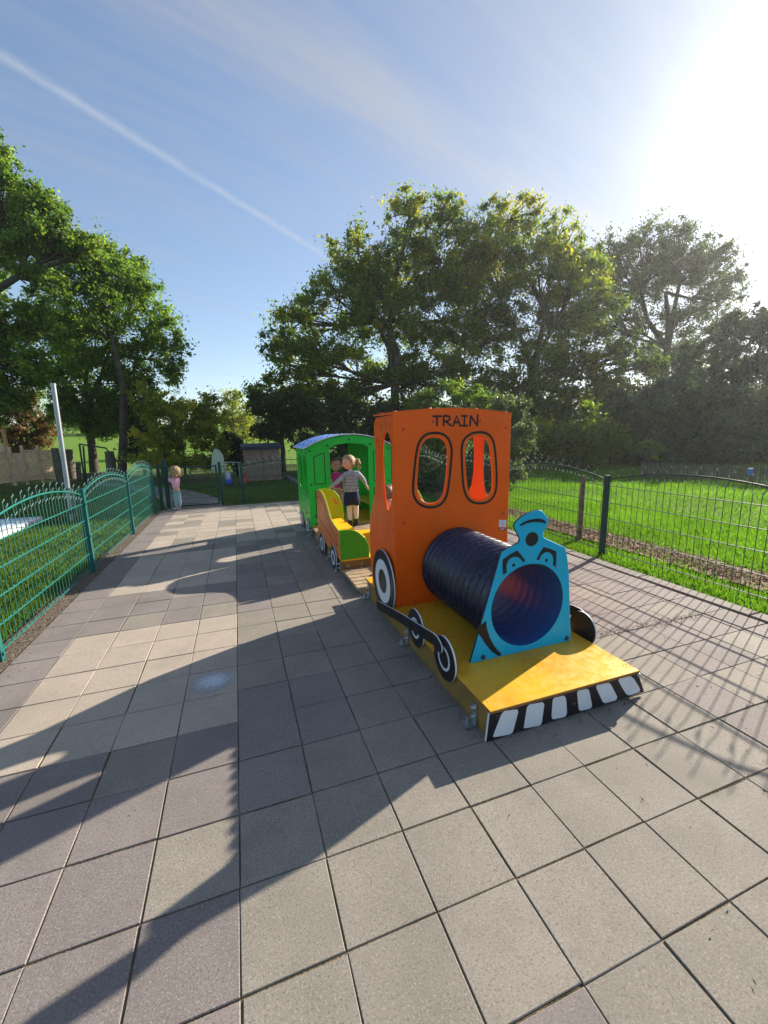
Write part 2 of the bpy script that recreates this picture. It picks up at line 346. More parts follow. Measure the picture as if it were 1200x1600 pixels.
def stroke(pts, wd):
    """outline of an open path with round ends"""
    L_, R_ = [], []
    n = len(pts)
    for i, p in enumerate(pts):
        a = Vector(pts[max(i-1, 0)]); b = Vector(pts[min(i+1, n-1)]); t = (b-a).normalized(); m = Vector((-t.y, t.x))*wd
        p = Vector(p); L_.append(tuple(p+m)); R_.append(tuple(p-m))
    def capp(c, t, s):
        c = Vector(c); m = Vector((-t.y, t.x))
        return [tuple(c+t*wd*math.sin(a)*1+m*wd*math.cos(a)*s) for a in (math.pi*k/6 for k in range(1, 6))]
    t1 = (Vector(pts[-1])-Vector(pts[-2])).normalized(); t0 = (Vector(pts[0])-Vector(pts[1])).normalized()
    return L_+capp(pts[-1], t1, 1)+R_[::-1]+capp(pts[0], t0, 1)
def cap_mesh(name, mat, r=.013, h=.009):
    mb = MB(); n = 12; rs = [(r, 0), (r*.95, h*.45), (r*.7, h*.85), (r*.3, h)]
    vs = [(a*math.cos(2*math.pi*j/n), a*math.sin(2*math.pi*j/n), z) for a, z in rs for j in range(n)]+[(0, 0, h)]
    fs = [(i*n+j, i*n+(j+1) % n, (i+1)*n+(j+1) % n, (i+1)*n+j) for i in range(3) for j in range(n)]+[(3*n+j, 3*n+(j+1) % n, 4*n) for j in range(n)]
    mb.add(vs, fs, 0, True); return mb.mesh(name, mat)
CAPS = {k: cap_mesh('bolt_cap', M[k], r) for k, r in (('redbolt', .014), ('blackbolt', .014), ('greenbolt', .014), ('steel', .009))}
def bolt(parent, p, n, kind, s=1):
    o = link('bolt', CAPS[kind], parent, loc=p); o.rotation_euler = Vector(n).to_track_quat('Z', 'Y').to_euler(); o.scale = (s, s, s)
    return o
def npmesh(name, verts, nper, mat, tone=None):
    """many separate faces of nper corners each"""
    verts = np.asarray(verts, np.float32).reshape(-1, 3); nv = len(verts); nf_ = nv//nper
    me = bpy.data.meshes.new(name); me.vertices.add(nv); me.vertices.foreach_set('co', verts.ravel())
    me.loops.add(nv); me.loops.foreach_set('vertex_index', np.arange(nv, dtype=np.int32))
    me.polygons.add(nf_); me.polygons.foreach_set('loop_start', np.arange(0, nv, nper, dtype=np.int32))
    me.polygons.foreach_set('loop_total', np.full(nf_, nper, np.int32))
    me.materials.append(mat)
    if tone is not None:
        a = me.attributes.new('tone', 'FLOAT', 'POINT'); a.data.foreach_set('value', np.repeat(np.asarray(tone, np.float32), nper))
    me.update(calc_edges=True); return me

# ------------------------------------------------------------------ ground and terrain
def ground_sheet(name, x0, x1, y0, y1, nx, ny, zf, mat, label=None):
    xs = np.linspace(x0, x1, nx); ys = np.linspace(y0, y1, ny)
    v = [(x, y, zf(x, y)) for y in ys for x in xs]
    f = [(j*nx+i, j*nx+i+1, (j+1)*nx+i+1, (j+1)*nx+i) for j in range(ny-1) for i in range(nx-1)]
    mb = MB(); mb.add(v, f, 0, True); o = mb.build(name, mat); tag(o, kind='structure'); return o
def hill(x, y):
    d = math.hypot(x, y); k = max(0, d-26)
    return -.035 + .055*k*(1-math.exp(-k/20)) * (1 if d < 120 else 120/d)
ground_sheet('meadow', -220, 220, -120, 320, 141, 141, hill, M['meadow'])
ground_sheet('lawn', -14, -1.78, -10, 24, 40, 80, lambda x, y: -.012+.012*math.sin(x*1.3+y)*math.cos(y*.7), M['lawn'])
ground_sheet('lawn_behind_gate', -1.9, 3.9, 10.0, 24, 20, 40, lambda x, y: -.010+.010*math.sin(x*1.3+y), M['lawn'])
o = ground_sheet('soil_strip', -1.84, -1.60, -9, 10.1, 4, 110, lambda x, y: -.006+.006*math.sin(x*31+y*13), M['soil'])
o = ground_sheet('mulch_path', 4.54, 5.08, -2, 12.5, 14, 120, lambda x, y: .006+.012*math.sin(x*9+y*5)*math.cos(y*7), M['mulch'])

# path behind the gate
pth = [gnd(*p) for p in ((262, 797), (348, 790), (343, 780), (318, 772), (292, 766), (262, 762), (228, 760), (190, 756), (150, 752), (150, 757), (190, 762), (228, 770), (250, 780))]
mb = MB(); mb.add([(p.x, p.y, .014) for p in pth]+[(p.x, p.y, -.05) for p in pth], [tuple(range(len(pth)))[::-1]]+[(i, (i+1) % len(pth), len(pth)+(i+1) % len(pth), len(pth)+i) for i in range(len(pth))])
tag(mb.build('path', M['path']), kind='structure')

# paving
T, X0, Y0 = .3, -0.10926, .97007
mb = MB(); mb.add([(-1.61, -9, -.0048), (3.80, -9, -.0048), (3.80, 10.05, -.0048), (-1.61, 10.05, -.0048)], [(0, 1, 2, 3)])
paving = mb.build('paving', M['joint']); tag(paving, kind='structure')
def tile_mesh(mat):
    mb = MB(); g = .0026; mb.box((g, g, -.03), (T-g, T-g, 0), 0, .0022)
    return mb.mesh('paving_tile', mat)
TM = {k: tile_mesh(M[k]) for k in ('tile', 'tile_purple', 'tile_beige')}
def tile_kind(i, j):
    h = random.random()
    if i <= -5: return 'tile_purple'
    if i >= 8: return 'tile_purple' if h < .75 else 'tile'
    if i <= -1 and j <= 3: return 'tile_purple' if h < .88 else 'tile'
    if i <= 0 and 9 <= j <= 11: return 'tile_purple' if h < .85 else 'tile'
    if j in (3, 4) and 0 <= i <= 1: return 'tile_purple'
    if i <= -1 and 4 <= j <= 16: return 'tile_beige'
    if 12 <= j <= 17 and i <= 1: return 'tile_purple' if h < .5 else 'tile'
    if j > 17: return 'tile_beige' if h < .8 else 'tile'
    return 'tile' if h < .97 else 'tile_purple'
cells = []
for i in range(-5, 13):
    for j in range(-33, 30):
        x, y = X0+i*T, Y0+j*T
        d = Vector((x+.15, y+.15, 0))-O; c = d.dot(FW); vis = c > .2 and abs(d.dot(RT)/c) < 1.05 and abs(d.dot(UP)/c) < 1.35
        hid = (1.1 < x+.15 < 2.0 and 1.6 < y+.15 < 7.2)
        cells.append((0 if (vis and not hid) else 1, c, i, j))
cells.sort()
rest = MB()
for k, (a, b, i, j) in enumerate(cells):
    kd = tile_kind(i, j); dz = random.uniform(-.0012, .0012)
    if k < 296:
        t = link('paving_tile', TM[kd], paving, loc=(X0+i*T+random.gauss(0, .0011), Y0+j*T+random.gauss(0, .0011), dz)); t.rotation_euler = (random.uniform(-1, 1)*.0045, random.uniform(-1, 1)*.0045, random.uniform(-1, 1)*.007)
    else:
        g = .0026; x, y = X0+i*T, Y0+j*T
        rest.box((x+g, y+g, -.03), (x+T-g, y+T-g, dz), ['tile', 'tile_purple', 'tile_beige'].index(kd), .003)
ro = rest.build('far_paving_tile', [M['tile'], M['tile_purple'], M['tile_beige']], paving); tag(ro, kind='stuff')
# kerb stones along the right hand edge
kerb = MB(); kerb.box((3.80, -9, -.05), (3.96, 10.05, -.008)); kerb = kerb.build('kerb', M['joint']); tag(kerb, kind='structure')
kmb = MB(); kmb.box((.0, .004, -.04), (.145, .996, .012), 0, .008); km = kmb.mesh('kerb_stone', M['kerb'])
for j in range(-9, 10): link('kerb_stone', km, kerb, loc=(3.805, j*1.0, random.uniform(-.002, .002)))

# chalk smudge on one tile
def chalk():
    m = bpy.data.materials.new('pale_chalk'); m.use_nodes = True; nt = m.node_tree; p = nt.nodes['Principled BSDF']
    p.inputs['Base Color'].default_value = (.46, .50, .54, 1); p.inputs['Roughness'].default_value = .95
    tc_ = nt.nodes.new('ShaderNodeTexCoord'); gr = nt.nodes.new('ShaderNodeTexGradient'); gr.gradient_type = 'SPHERICAL'
    nt.links.new(tc_.outputs['Object'], gr.inputs[0]); n = nt.nodes.new('ShaderNodeTexNoise'); n.inputs['Scale'].default_value = 5; n.inputs['Detail'].default_value = 8
    nt.links.new(tc_.outputs['Object'], n.inputs['Vector'])
    a = nt.nodes.new('ShaderNodeMath'); a.operation = 'MULTIPLY'; nt.links.new(gr.outputs['Fac'], a.inputs[0]); nt.links.new(n.outputs[0], a.inputs[1])
    b = nt.nodes.new('ShaderNodeMath'); b.operation = 'MULTIPLY'; b.use_clamp = True; nt.links.new(a.outputs[0], b.inputs[0]); b.inputs[1].default_value = 3.0
    nt.links.new(b.outputs[0], p.inputs['Alpha']); return m
mb = MB(); mb.add([(-1, -1, 0), (1, -1, 0), (1, 1, 0), (-1, 1, 0)], [(0, 1, 2, 3)])
c_ = gnd(333, 1065); o = mb.build('chalk_smudge', chalk(), loc=(c_.x, c_.y, .0045)); o.scale = (.15, .13, 1)
tag(o, 'pale blue chalk smudge on one shaded paving tile left of the train', 'chalk mark')

# ------------------------------------------------------------------ the train: shared frames
FRONT = lambda y: ((0, y, 0), (1, 0, 0), (0, 0, 1), (0, -1, 0))       # faces the camera (-y)
BACK = lambda y: ((0, y, 0), (1, 0, 0), (0, 0, 1), (0, 1, 0))
LEFT = lambda x: ((x, 0, 0), (0, 1, 0), (0, 0, 1), (-1, 0, 0))        # faces -x
RIGHT = lambda x: ((x, 0, 0), (0, 1, 0), (0, 0, 1), (1, 0, 0))
def yz(pts, x): return [(lambda p: (p.y, p.z))(onX(a, b, x)) for a, b in pts]
def xz(pts, y): return [(lambda p: (p.x, p.z))(onY(a, b, y)) for a, b in pts]
def wheel(parent, fr, c, r, rin, rout, bolts='steel'):
    wh = plate('wheel', parent, circle(c[0], c[1], r, 48), [], fr, .016, M['black'], M['white'], .003)
    decal('wheel_ring', wh, circle(c[0], c[1], rout, 40), [circle(c[0], c[1], rin, 40)], fr, M['white'])
    return wh
def bracket(parent, p, sx=-1):
    mb = MB(); x, y, z = p
    mb.box((min(x, x+sx*.006), y-.022, .004), (max(x, x+sx*.006), y+.022, .12)); mb.box((min(x+sx*.006, x+sx*.07), y-.03, .003), (max(x+sx*.006, x+sx*.07), y+.03, .011))
    mb.tube([(x+sx*.045, y, .011), (x+sx*.045, y, .045)], [.013, .010], 8)
    mb.tube([(x+sx*.006, y, .045), (x+sx*.028, y, .045)], [.015, .009], 8); mb.tube([(x+sx*.006, y, .095), (x+sx*.028, y, .095)], [.015, .009], 8)
    return mb.build('steel_bracket', M['steel'], parent)

# ---- locomotive
loco = empty('play_locomotive', (1.6, 2.6, 0), 'orange play locomotive with black tunnel boiler and blue face panel on a yellow platform', 'play train')
PZ = .172
mb = MB(); mb.box((1.078, 1.585, 0), (1.112, 3.62, PZ-.018)); mb.box((2.03, 1.585, 0), (2.064, 3.62, PZ-.018)); mb.box((1.114, 1.585, 0), (2.028, 1.62, PZ-.018)); mb.box((1.114, 3.585, 0), (2.028, 3.62, PZ-.018))
plat = mb.build('platform', M['ochre'], loco)
plate('deck_board', plat, [(1.068, 1.548), (2.05, 1.548), (2.07, 3.64), (1.068, 3.64)], [], ((0, 0, PZ), (1, 0, 0), (0, 1, 0), (0, 0, 1)), .017, M['yellow'], M['edge_brown'], .002)
for x, y in ((1.10, 1.62), (2.01, 1.62), (1.10, 2.2), (2.01, 2.2), (1.55, 1.60)): bolt(plat, (x, y, PZ), (0, 0, 1), 'steel', .35)
# cow catcher with painted teeth
BY = 1.556
zk = lambda x, y: (710+x/4, 1000+y/4)
bo = xz([zk(*p) for p in ((222, 446), (1150, 200), (1188, 325), (200, 642))], BY)
bo = [(a, min(b, .152)) for a, b in bo]
bumper = plate('bumper_board', loco, bo, [], FRONT(BY), .018, M['black'], M['white'], .002)
for t in (((300, 445), (403, 430), (365, 575), (345, 590), (240, 608), (245, 590)), ((455, 405), (563, 385), (545, 520), (530, 535), (432, 553), (436, 530)),
          ((615, 362), (685, 346), (697, 365), (703, 460), (690, 480), (615, 496), (606, 480)), ((765, 318), (830, 303), (842, 318), (860, 410), (850, 428), (785, 443), (776, 430)),
          ((880, 285), (965, 265), (978, 280), (1018, 355), (1010, 375), (940, 395), (925, 385)), ((1018, 245), (1100, 225), (1120, 240), (1160, 305), (1155, 325), (1090, 346), (1070, 335))):
    pl = xz([zk(*p) for p in t], BY); pl = ccw(pl)
    rounded = []
    for i in range(len(pl)):
        a, b = Vector(pl[i]), Vector(pl[(i+1) % len(pl)]); rounded += [tuple(a+(b-a)*.12), tuple(b-(b-a)*.12)]
    decal('tooth', bumper, rounded, [], FRONT(BY), M['white'], .0015)
for p in ((265, 475), (742, 400)): q_ = onY(*zk(*p), BY); bolt(bumper, (q_.x, BY, q_.z), (0, -1, 0), 'blackbolt', 1.0)
q_ = onY(*zk(1150, 218), BY); bolt(bumper, (q_.x, BY, q_.z), (0, -1, 0), 'steel', 1.4)
bracket(loco, (1.076, 1.70, 0)); bracket(loco, (1.076, 2.62, 0)); bracket(loco, (1.076, 3.56, 0))

# blue face
FY = 1.962; TC = (1.6025, .4725)
z2 = lambda x, y: (740+x/7.5, 790+y/7.5); z4 = lambda x, y: (740+x/5.717, 780+y/5.717)
ol = [(735, 1037), (784, 863)]+[z2(*p) for p in ((420, 495), (500, 455), (535, 430), (547, 400), (540, 375), (520, 335), (488, 275), (478, 245), (484, 215), (510, 180), (560, 140), (640, 90), (700, 66), (770, 50), (800, 58), (830, 90), (880, 165), (882, 190), (872, 220), (818, 325), (812, 350), (825, 375), (860, 392), (1075, 490), (1100, 600), (1120, 790))]+[(890.6, 948), (892.5, 998)]
ol = xz(ol, FY); ol[0] = (ol[0][0], PZ+.001); ol[-1] = (ol[-1][0], PZ+.001)
face = plate('face_panel', loco, ol, [circle(*TC, .262, 56)], FRONT(FY), .018, M['blue'], M['black'], .0025)
tag(face, 'blue face panel')
F_ = FRONT(FY)
def fdec(nm, pts, zz=z2, sm=0):
    p = xz([zz(*a) for a in pts], FY)
    if sm: p = smooth_loop(ccw(p), sm)
    return decal(nm, face, p, [], F_, M['ink'])
fdec('eyebrow', ((345, 812), (338, 720), (340, 632), (425, 572), (512, 525), (560, 580), (605, 642), (578, 668), (560, 640), (535, 612), (505, 600), (470, 600), (430, 618), (400, 655), (385, 700), (388, 782)))
fdec('eyebrow', ((733, 636), (775, 555), (820, 485), (900, 505), (970, 537), (968, 630), (964, 722), (928, 697), (936, 640), (925, 590), (900, 555), (865, 545), (825, 553), (790, 585), (765, 640)))
for cx_, cz_, r_ in ((470, 697, 17), (853, 641, 17)):
    p = onY(*z2(cx_, cz_), FY); decal('pupil', face, circle(p.x, p.z, .0105, 16), [], F_, M['ink'])
p = onY(*z2(683, 393), FY); decal('nose', face, circle(p.x, p.z, .046, 32, .043), [], F_, M['ink'])
fdec('forehead_mark', ((535, 237), (550, 215), (600, 185), (660, 163), (750, 150), (815, 160), (845, 185), (842, 212), (800, 198), (700, 193), (620, 210), (560, 236)))
fdec('smile', ((20, 1165), (110, 1085), (118, 1150), (145, 1240), (190, 1320), (250, 1385), (245, 1398), (215, 1398), (160, 1360), (110, 1300), (60, 1225)), z4)
for p in ((85, 1410), (830, 1240)): q_ = onY(*z4(*p), FY); bolt(face, (q_.x, FY, q_.z), (0, -1, 0), 'blackbolt', 1.1)
for p in ((210, 1290), (715, 1180), (510, 515), (235, 690), (755, 605)): q_ = onY(*z4(*p), FY); bolt(face, (q_.x, FY, q_.z), (0, -1, 0), 'steel', .6)

# boiler: corrugated tunnel
mb = MB(); n = 64; prof = []
y0_, y1_ = FY+.018, 2.876; K = 13; pitch = (y1_-y0_-.01)/K
for k in range(K):
    for s_, rr in ((0, .272), (.10, .285), (.25, .300), (.5, .308), (.75, .300), (.90, .285)): prof.append((y0_+.005+(k+s_)*pitch, rr))
prof.append((y1_-.005, .272))
vs = [(TC[0]+rr*math.cos(2*math.pi*j/n), yy, TC[1]+.0+rr*math.sin(2*math.pi*j/n)) for yy, rr in prof for j in range(n)]
mb.add(vs, [(i*n+j, (i+1)*n+j, (i+1)*n+(j+1) % n, i*n+(j+1) % n) for i in range(len(prof)-1) for j in range(n)], 0, True)
prof = [(FY+.002+(2.90-FY)*k/78, .2585+.0008*math.cos(2*math.pi*k/6)) for k in range(79)]
vs = [(TC[0]+rr*math.cos(2*math.pi*j/n), yy, TC[1]+rr*math.sin(2*math.pi*j/n)) for yy, rr in prof for j in range(n)]
mb.add(vs, [(i*n+j, i*n+(j+1) % n, (i+1)*n+(j+1) % n, (i+1)*n+j) for i in range(78) for j in range(n)], 1, True)
tun = mb.build('tunnel', [M['tube'], M['tube_in']], loco)
for a in (2.45, 3.3, .6): bolt(tun, (TC[0]+.296*math.cos(a), 2.82, TC[1]+.296*math.sin(a)), (math.cos(a), 0, math.sin(a)), 'steel', .5)

# cab
CY = 2.876; CX0, CX1, CB = 1.09, 2.10, 3.36
z3 = lambda x, y: (620+x/6, 640+y/6)
top = [(CX1-(CX1-CX0)*k/12, 1.650+.036*math.sin(math.pi*k/12)**1+(.012*k/12)) for k in range(13)]
w1 = [z3(*p) for p in ((205, 500), (215, 400), (230, 335), (275, 278), (350, 258), (420, 272), (465, 320), (481, 390), (472, 560), (452, 750), (430, 820), (380, 868), (300, 884), (232, 850), (197, 785), (192, 690))]
w2 = [z3(*p) for p in ((640, 360), (655, 300), (700, 262), (762, 250), (830, 262), (868, 308), (880, 380), (895, 560), (902, 700), (890, 775), (840, 830), (770, 850), (718, 835), (682, 795), (665, 730), (650, 560))]
r1 = [z3(*p) for p in ((150, 600), (172, 390), (200, 290), (260, 222), (350, 203), (440, 216), (500, 270), (528, 370), (520, 480), (495, 740), (465, 850), (400, 915), (310, 932), (220, 910), (160, 850), (138, 760))]
r2 = [z3(*p) for p in ((595, 350), (620, 270), (690, 212), (780, 197), (855, 212), (910, 270), (932, 380), (945, 580), (946, 730), (920, 820), (860, 880), (760, 895), (680, 870), (630, 800), (608, 680), (600, 500))]
W1, W2, R1, R2 = [smooth_loop(ccw(xz(q, CY)), 2) for q in (w1, w2, r1, r2)]
cab = plate('cab_front', loco, [(CX0-.006, PZ+.001), (CX1+.006, PZ+.001)]+top, [W1, W2, circle(*TC, .262, 48)], FRONT(CY), .018, M['orange'], M['orange'], .002)
for r_ in (R1, R2): decal('window_outline', cab, r_, [offset(r_, .019)], FRONT(CY), M['ink'])
LET = {'T': ([(340, 63), (418, 62)], [(377, 62), (376, 150)]), 'R': ([(440, 60), (438, 150)], [(441, 60), (470, 58), (495, 68), (498, 88), (480, 105), (445, 112)], [(458, 112), (480, 128), (507, 150)]),
       'A': ([(528, 152), (545, 108), (562, 58), (578, 105), (592, 150)], [(545, 120), (580, 119)]), 'I': ([(608, 60), (657, 60)], [(634, 62), (633, 150)], [(606, 151), (660, 151)]),
       'N': ([(686, 152), (690, 105), (693, 58)], [(693, 60), (722, 102), (752, 148)], [(752, 150), (756, 102), (758, 52)])}
for ch_, sts in LET.items():
    mbx = MB()
    for k, s_ in enumerate(sts):
        pts = xz([z3(*p) for p in s_], CY)
        if len(pts) == 2: pts = [pts[0], ((pts[0][0]+pts[1][0])/2, (pts[0][1]+pts[1][1])/2), pts[1]]
        h = .001+.0004*k; plate_mb(mbx, stroke(pts, .0078), [], ((0, CY-h, 0), (1, 0, 0), (0, 0, 1), (0, -1, 0)), h+.0015, 0, 0, .0002)
    mbx.build('letter', M['ink'], cab)
for p in ((62, 183), (345, 112), (780, 108), (1026, 168), (70, 1060), (1000, 968)): q_ = onY(*z3(*p), CY); bolt(cab, (q_.x, CY, q_.z), (0, -1, 0), 'redbolt')
bolt(cab, (1.13, CY, .2), (0, -1, 0), 'redbolt', .9); bolt(cab, (1.24, CY, .2), (0, -1, 0), 'redbolt', .9)
# little information sticker
stk = decal('sticker', cab, xz([z3(*p) for p in ((960, 1035), (1028, 1035), (1024, 1103), (956, 1100))], CY), [], FRONT(CY), M['white'])
decal('red_strip', stk, xz([z3(*p) for p in ((962, 1108), (1020, 1108), (1017, 1135), (960, 1133))], CY), [], FRONT(CY), new_mat('dark_red_print', (.28, .02, .03), .5))
mg = new_mat('grey_print', (.3, .3, .34), .6)
for k in range(5):
    decal('print_line', stk, xz([z3(*p) for p in ((975, 1046+k*11), (1012-6*(k % 2), 1046+k*11), (1012-6*(k % 2), 1049.5+k*11), (975, 1049.5+k*11))], CY), [], FRONT(CY-.0012), mg, .0006)
for k in range(3):
    decal('print_line', stk, xz([z3(*p) for p in ((972+k*13, 1114), (981+k*13, 1114), (980+k*13, 1127), (971+k*13, 1127))], CY), [], FRONT(CY-.0012), M['white'], .0006)
# cab sides with a wavy rear edge and tall side windows
def side_outline(x):
    if x > 2: return [(a if a < 3 else a+.085, b) for a, b in side_outline(0)]
    return [(CY+.004, PZ+.001), (3.36+.13, PZ+.001), (3.49, .22), (3.535, .42), (3.54, .55), (3.50, .80), (3.42, .92), (3.345, 1.03), (3.315, 1.16), (3.31, 1.33), (3.325, 1.48), (3.335, 1.56), (3.31, 1.625), (3.27, 1.648), (CY+.004, 1.655)]
sw0 = [(2.945, 1.33), (2.95, 1.44), (2.985, 1.51), (3.035, 1.535), (3.09, 1.51), (3.13, 1.45), (3.14, 1.33), (3.135, 1.15), (3.115, 1.03), (3.08, .955), (3.035, .935), (2.985, .965), (2.955, 1.04), (2.945, 1.15)]
sw = [(2.925+(a-2.945)*1.15, .925+(b-.935)*1.03) for a, b in sw0]
def rot_sw(p): return smooth_loop(ccw(p), 2)
for x_, FRM, s_ in ((CX0, LEFT, 1), (CX1, RIGHT, -1)):
    sd = plate('cab_side', loco, side_outline(x_), [rot_sw(sw if s_ > 0 else [(a+.11, b) for a, b in sw])], FRM(x_), .018, M['orange_side'], M['orange'], .002)
    swo = ccw(offset(rot_sw(sw), -.012))
    nx = -1 if s_ > 0 else 1
    for (yy, zz) in ((2.92, 1.46), (2.96, 1.59), (3.15, 1.58), (3.25, 1.47), (2.90, .80), (2.91, .25), (3.44, .30)): bolt(sd, (x_, yy, zz), (nx, 0, 0), 'redbolt')
mbx = MB(); K = 10
for k in range(K):
    a = k/K; b = (k+1)/K; xa, xb = CX0-.012+(CX1-CX0+.024)*a, CX0-.012+(CX1-CX0+.024)*b
    za, zb_ = 1.662+.034*math.sin(math.pi*a)-.010*a, 1.662+.034*math.sin(math.pi*b)-.010*b
    mbx.add([(xa, CY+.003, za), (xb, CY+.003, zb_), (xb, 3.30, zb_), (xa, 3.30, za), (xa, CY+.003, za+.012), (xb, CY+.003, zb_+.012), (xb, 3.30, zb_+.012), (xa, 3.30, za+.012)],
            [(0, 3, 2, 1), (4, 5, 6, 7), (0, 1, 5, 4), (2, 3, 7, 6)]+([(3, 0, 4, 7)] if k == 0 else [])+([(1, 2, 6, 5)] if k == K-1 else []))
rf = mbx.build('cab_roof', M['orange_side'], loco)
for x_ in (1.12, 1.4, 1.8, 2.07):
    for y_ in (2.92, 3.22): bolt(rf, (x_, y_, 1.674+.034*math.sin(math.pi*(x_-CX0)/(CX1-CX0))-.010*(x_-CX0)), (0, 0, 1), 'redbolt')
# wheels and coupling rod
for x_, FRM in ((1.052, LEFT), (2.098, RIGHT)):
    lx = x_
    wheel(loco, FRM(lx), (3.09, .328), .262, .10, .182); wheel(loco, FRM(lx), (2.428, .214), .130, .055, .072); wheel(loco, FRM(lx), (2.008, .214), .132 if x_ < 2 else .112, .058, .074)
for x_, FRM in ((1.030, LEFT), (2.120, RIGHT)):
    rod = plate('coupling_rod', loco, stroke([(3.17, .088), (2.62, .200), (2.32, .252), (2.11, .290), (2.06, .290), (2.035, .278)], .037)[:], [], FRM(x_), .015, M['black'], M['white'], .003)

# grey decking between loco and bench car
def decking(label, y0, y1, x0, x1, z, n):
    d = empty('wooden_decking', ((x0+x1)/2, (y0+y1)/2, 0), label, 'decking')
    st = (y1-y0)/n; mb = MB(); mb.box((x0, 0, z-.03), (x1, st-.012, z), 0, .003); me = mb.mesh('plank', M['deckwood'])
    for k in range(n): link('plank', me, d, loc=(0, y0+k*st, random.uniform(-.001, .001)))
    mb = MB()
    for x_ in (x0+.04, x1-.1): mb.box((x_, y0+.01, 0), (x_+.06, y1-.02, z-.032))
    mb.build('bearer', M['deckwood'], d); return d
decking('low slatted wooden decking between the orange cab and the bench wagon', 3.66, 4.26, .99, 2.0, .075, 6)
decking('narrow wooden decking in front of the green wagon doorway', 5.63, 6.15, .99, 2.2, .162, 5)

# ---- bench car
BX0, BX1 = .98, 2.26
bc = empty('bench_wagon', (1.62, 4.9, 0), 'open bench wagon with orange side, lime seat back and leaf green end panel', 'play wagon')
mb = MB(); mb.box((BX0+.02, 4.30, 0), (BX1-.02, 4.345, PZ-.018)); mb.box((BX0+.02, 5.555, 0), (BX1-.02, 5.60, PZ-.018)); mb.box((BX0+.02, 4.347, 0), (BX0+.055, 5.553, PZ-.018)); mb.box((BX1-.055, 4.347, 0), (BX1-.02, 5.553, PZ-.018))
pf = mb.build('platform', M['ochre'], bc)
plate('deck_board', pf, [(BX0+.018, 4.285), (BX1-.018, 4.285), (BX1-.018, 5.615), (BX0+.018, 5.615)], [], ((0, 0, PZ), (1, 0, 0), (0, 1, 0), (0, 0, 1)), .017, M['yellow_seat'], M['yellow_seat'], .002)
for x_, z_ in ((1.06, .09), (1.22, .10), (1.22, .055)): bolt(pf, (x_, 4.30, z_), (0, -1, 0), 'steel', 1.6)
so = [(4.288, .172), (4.30, .40), (4.33, .497), (4.42, .505), (4.55, .52), (4.70, .55), (4.81, .60), (4.92, .68), (5.02, .752), (5.14, .80), (5.28, .825), (5.42, .822), (5.51, .797), (5.56, .77), (5.61, .17)]
for x_, FRM, nx in ((BX0, LEFT, -1), (BX1, RIGHT, 1)):
    sd = plate('side_panel', bc, so, [], FRM(x_), .018, M['orange_car'], M['lime'], .002)
    p1 = [(4.40, .30), (4.48, .40), (4.70, .45), (4.85, .52), (5.0, .63), (5.12, .70), (5.30, .735), (5.47, .735), (5.50, .70), (5.52, .44), (5.40, .42)]
    p1 = ccw(p1)
    decal('engraved_line', sd, p1, [offset(p1, .009)], FRM(x_), M['ink'])
    for yy, zz in ((4.38, .44), (4.36, .22), (4.75, .26), (4.80, .36), (5.55, .70), (5.54, .36), (5.56, .22)): bolt(sd, (x_, yy, zz), (nx, 0, 0), 'redbolt')
    for c_, in (((4.57, .13),), ((5.24, .13),)): wheel(bc, FRM(x_+nx*.022), c_, .142, .05, .09)
for mir in (0, 1):
    X_ = (lambda x: x) if not mir else (lambda x: BX0+BX1-x)
    lp = [(.99, .173), (1.325, .173), (1.332, .46), (1.32, .57), (1.28, .70), (1.22, .775), (1.138, .81), (1.05, .818), (.99, .805)]
    lb = plate('seat_back', bc, [(X_(a), b) for a, b in lp], [], FRONT(5.515), .018, M['lime'], M['lime'], .003)
    p = [(X_(a), b) for a, b in ((1.19, .66), (1.205, .675), (1.225, .655), (1.24, .62), (1.255, .60), (1.25, .585), (1.235, .59), (1.22, .60), (1.215, .63))]
    lo = decal('sticker', lb, p, [], FRONT(5.515), new_mat('red_print', (.45, .08, .05), .5))
    gp = [(X_(a), b) for a, b in ((.985, .173), (1.31, .173), (1.312, .272), (1.295, .34), (1.262, .40), (1.21, .455), (1.16, .488), (1.10, .506), (.985, .506))]
    ge = plate('end_panel', bc, gp, [], FRONT(4.286), .018, M['green_dark'], M['lime'], .003)
    for x_, z_ in ((1.03, .455), (1.03, .36), (1.17, .38), (1.03, .22), (1.18, .22)): bolt(ge, (X_(x_), 4.286, z_), (0, -1, 0), 'greenbolt', 1.2)
    a, b = sorted((X_(1.0), X_(1.285)))
    plate('seat', bc, [(a, 4.30), (b, 4.30), (b, 5.51), (a, 5.51)], [], ((0, 0, .40), (1, 0, 0), (0, 1, 0), (0, 0, 1)), .018, M['yellow_seat'], M['yellow_seat'], .003)
    plate('seat_riser', bc, [(4.32, .173), (5.49, .173), (5.49, .381), (4.32, .381)], [], (RIGHT if not mir else LEFT)(X_(1.265)), .015, M['yellow_seat'], M['yellow_seat'])
bracket(bc, (1.0, 4.42, 0)); bracket(bc, (1.0, 4.92, 0))
bracket(bc, (1.0, 5.5, 0))

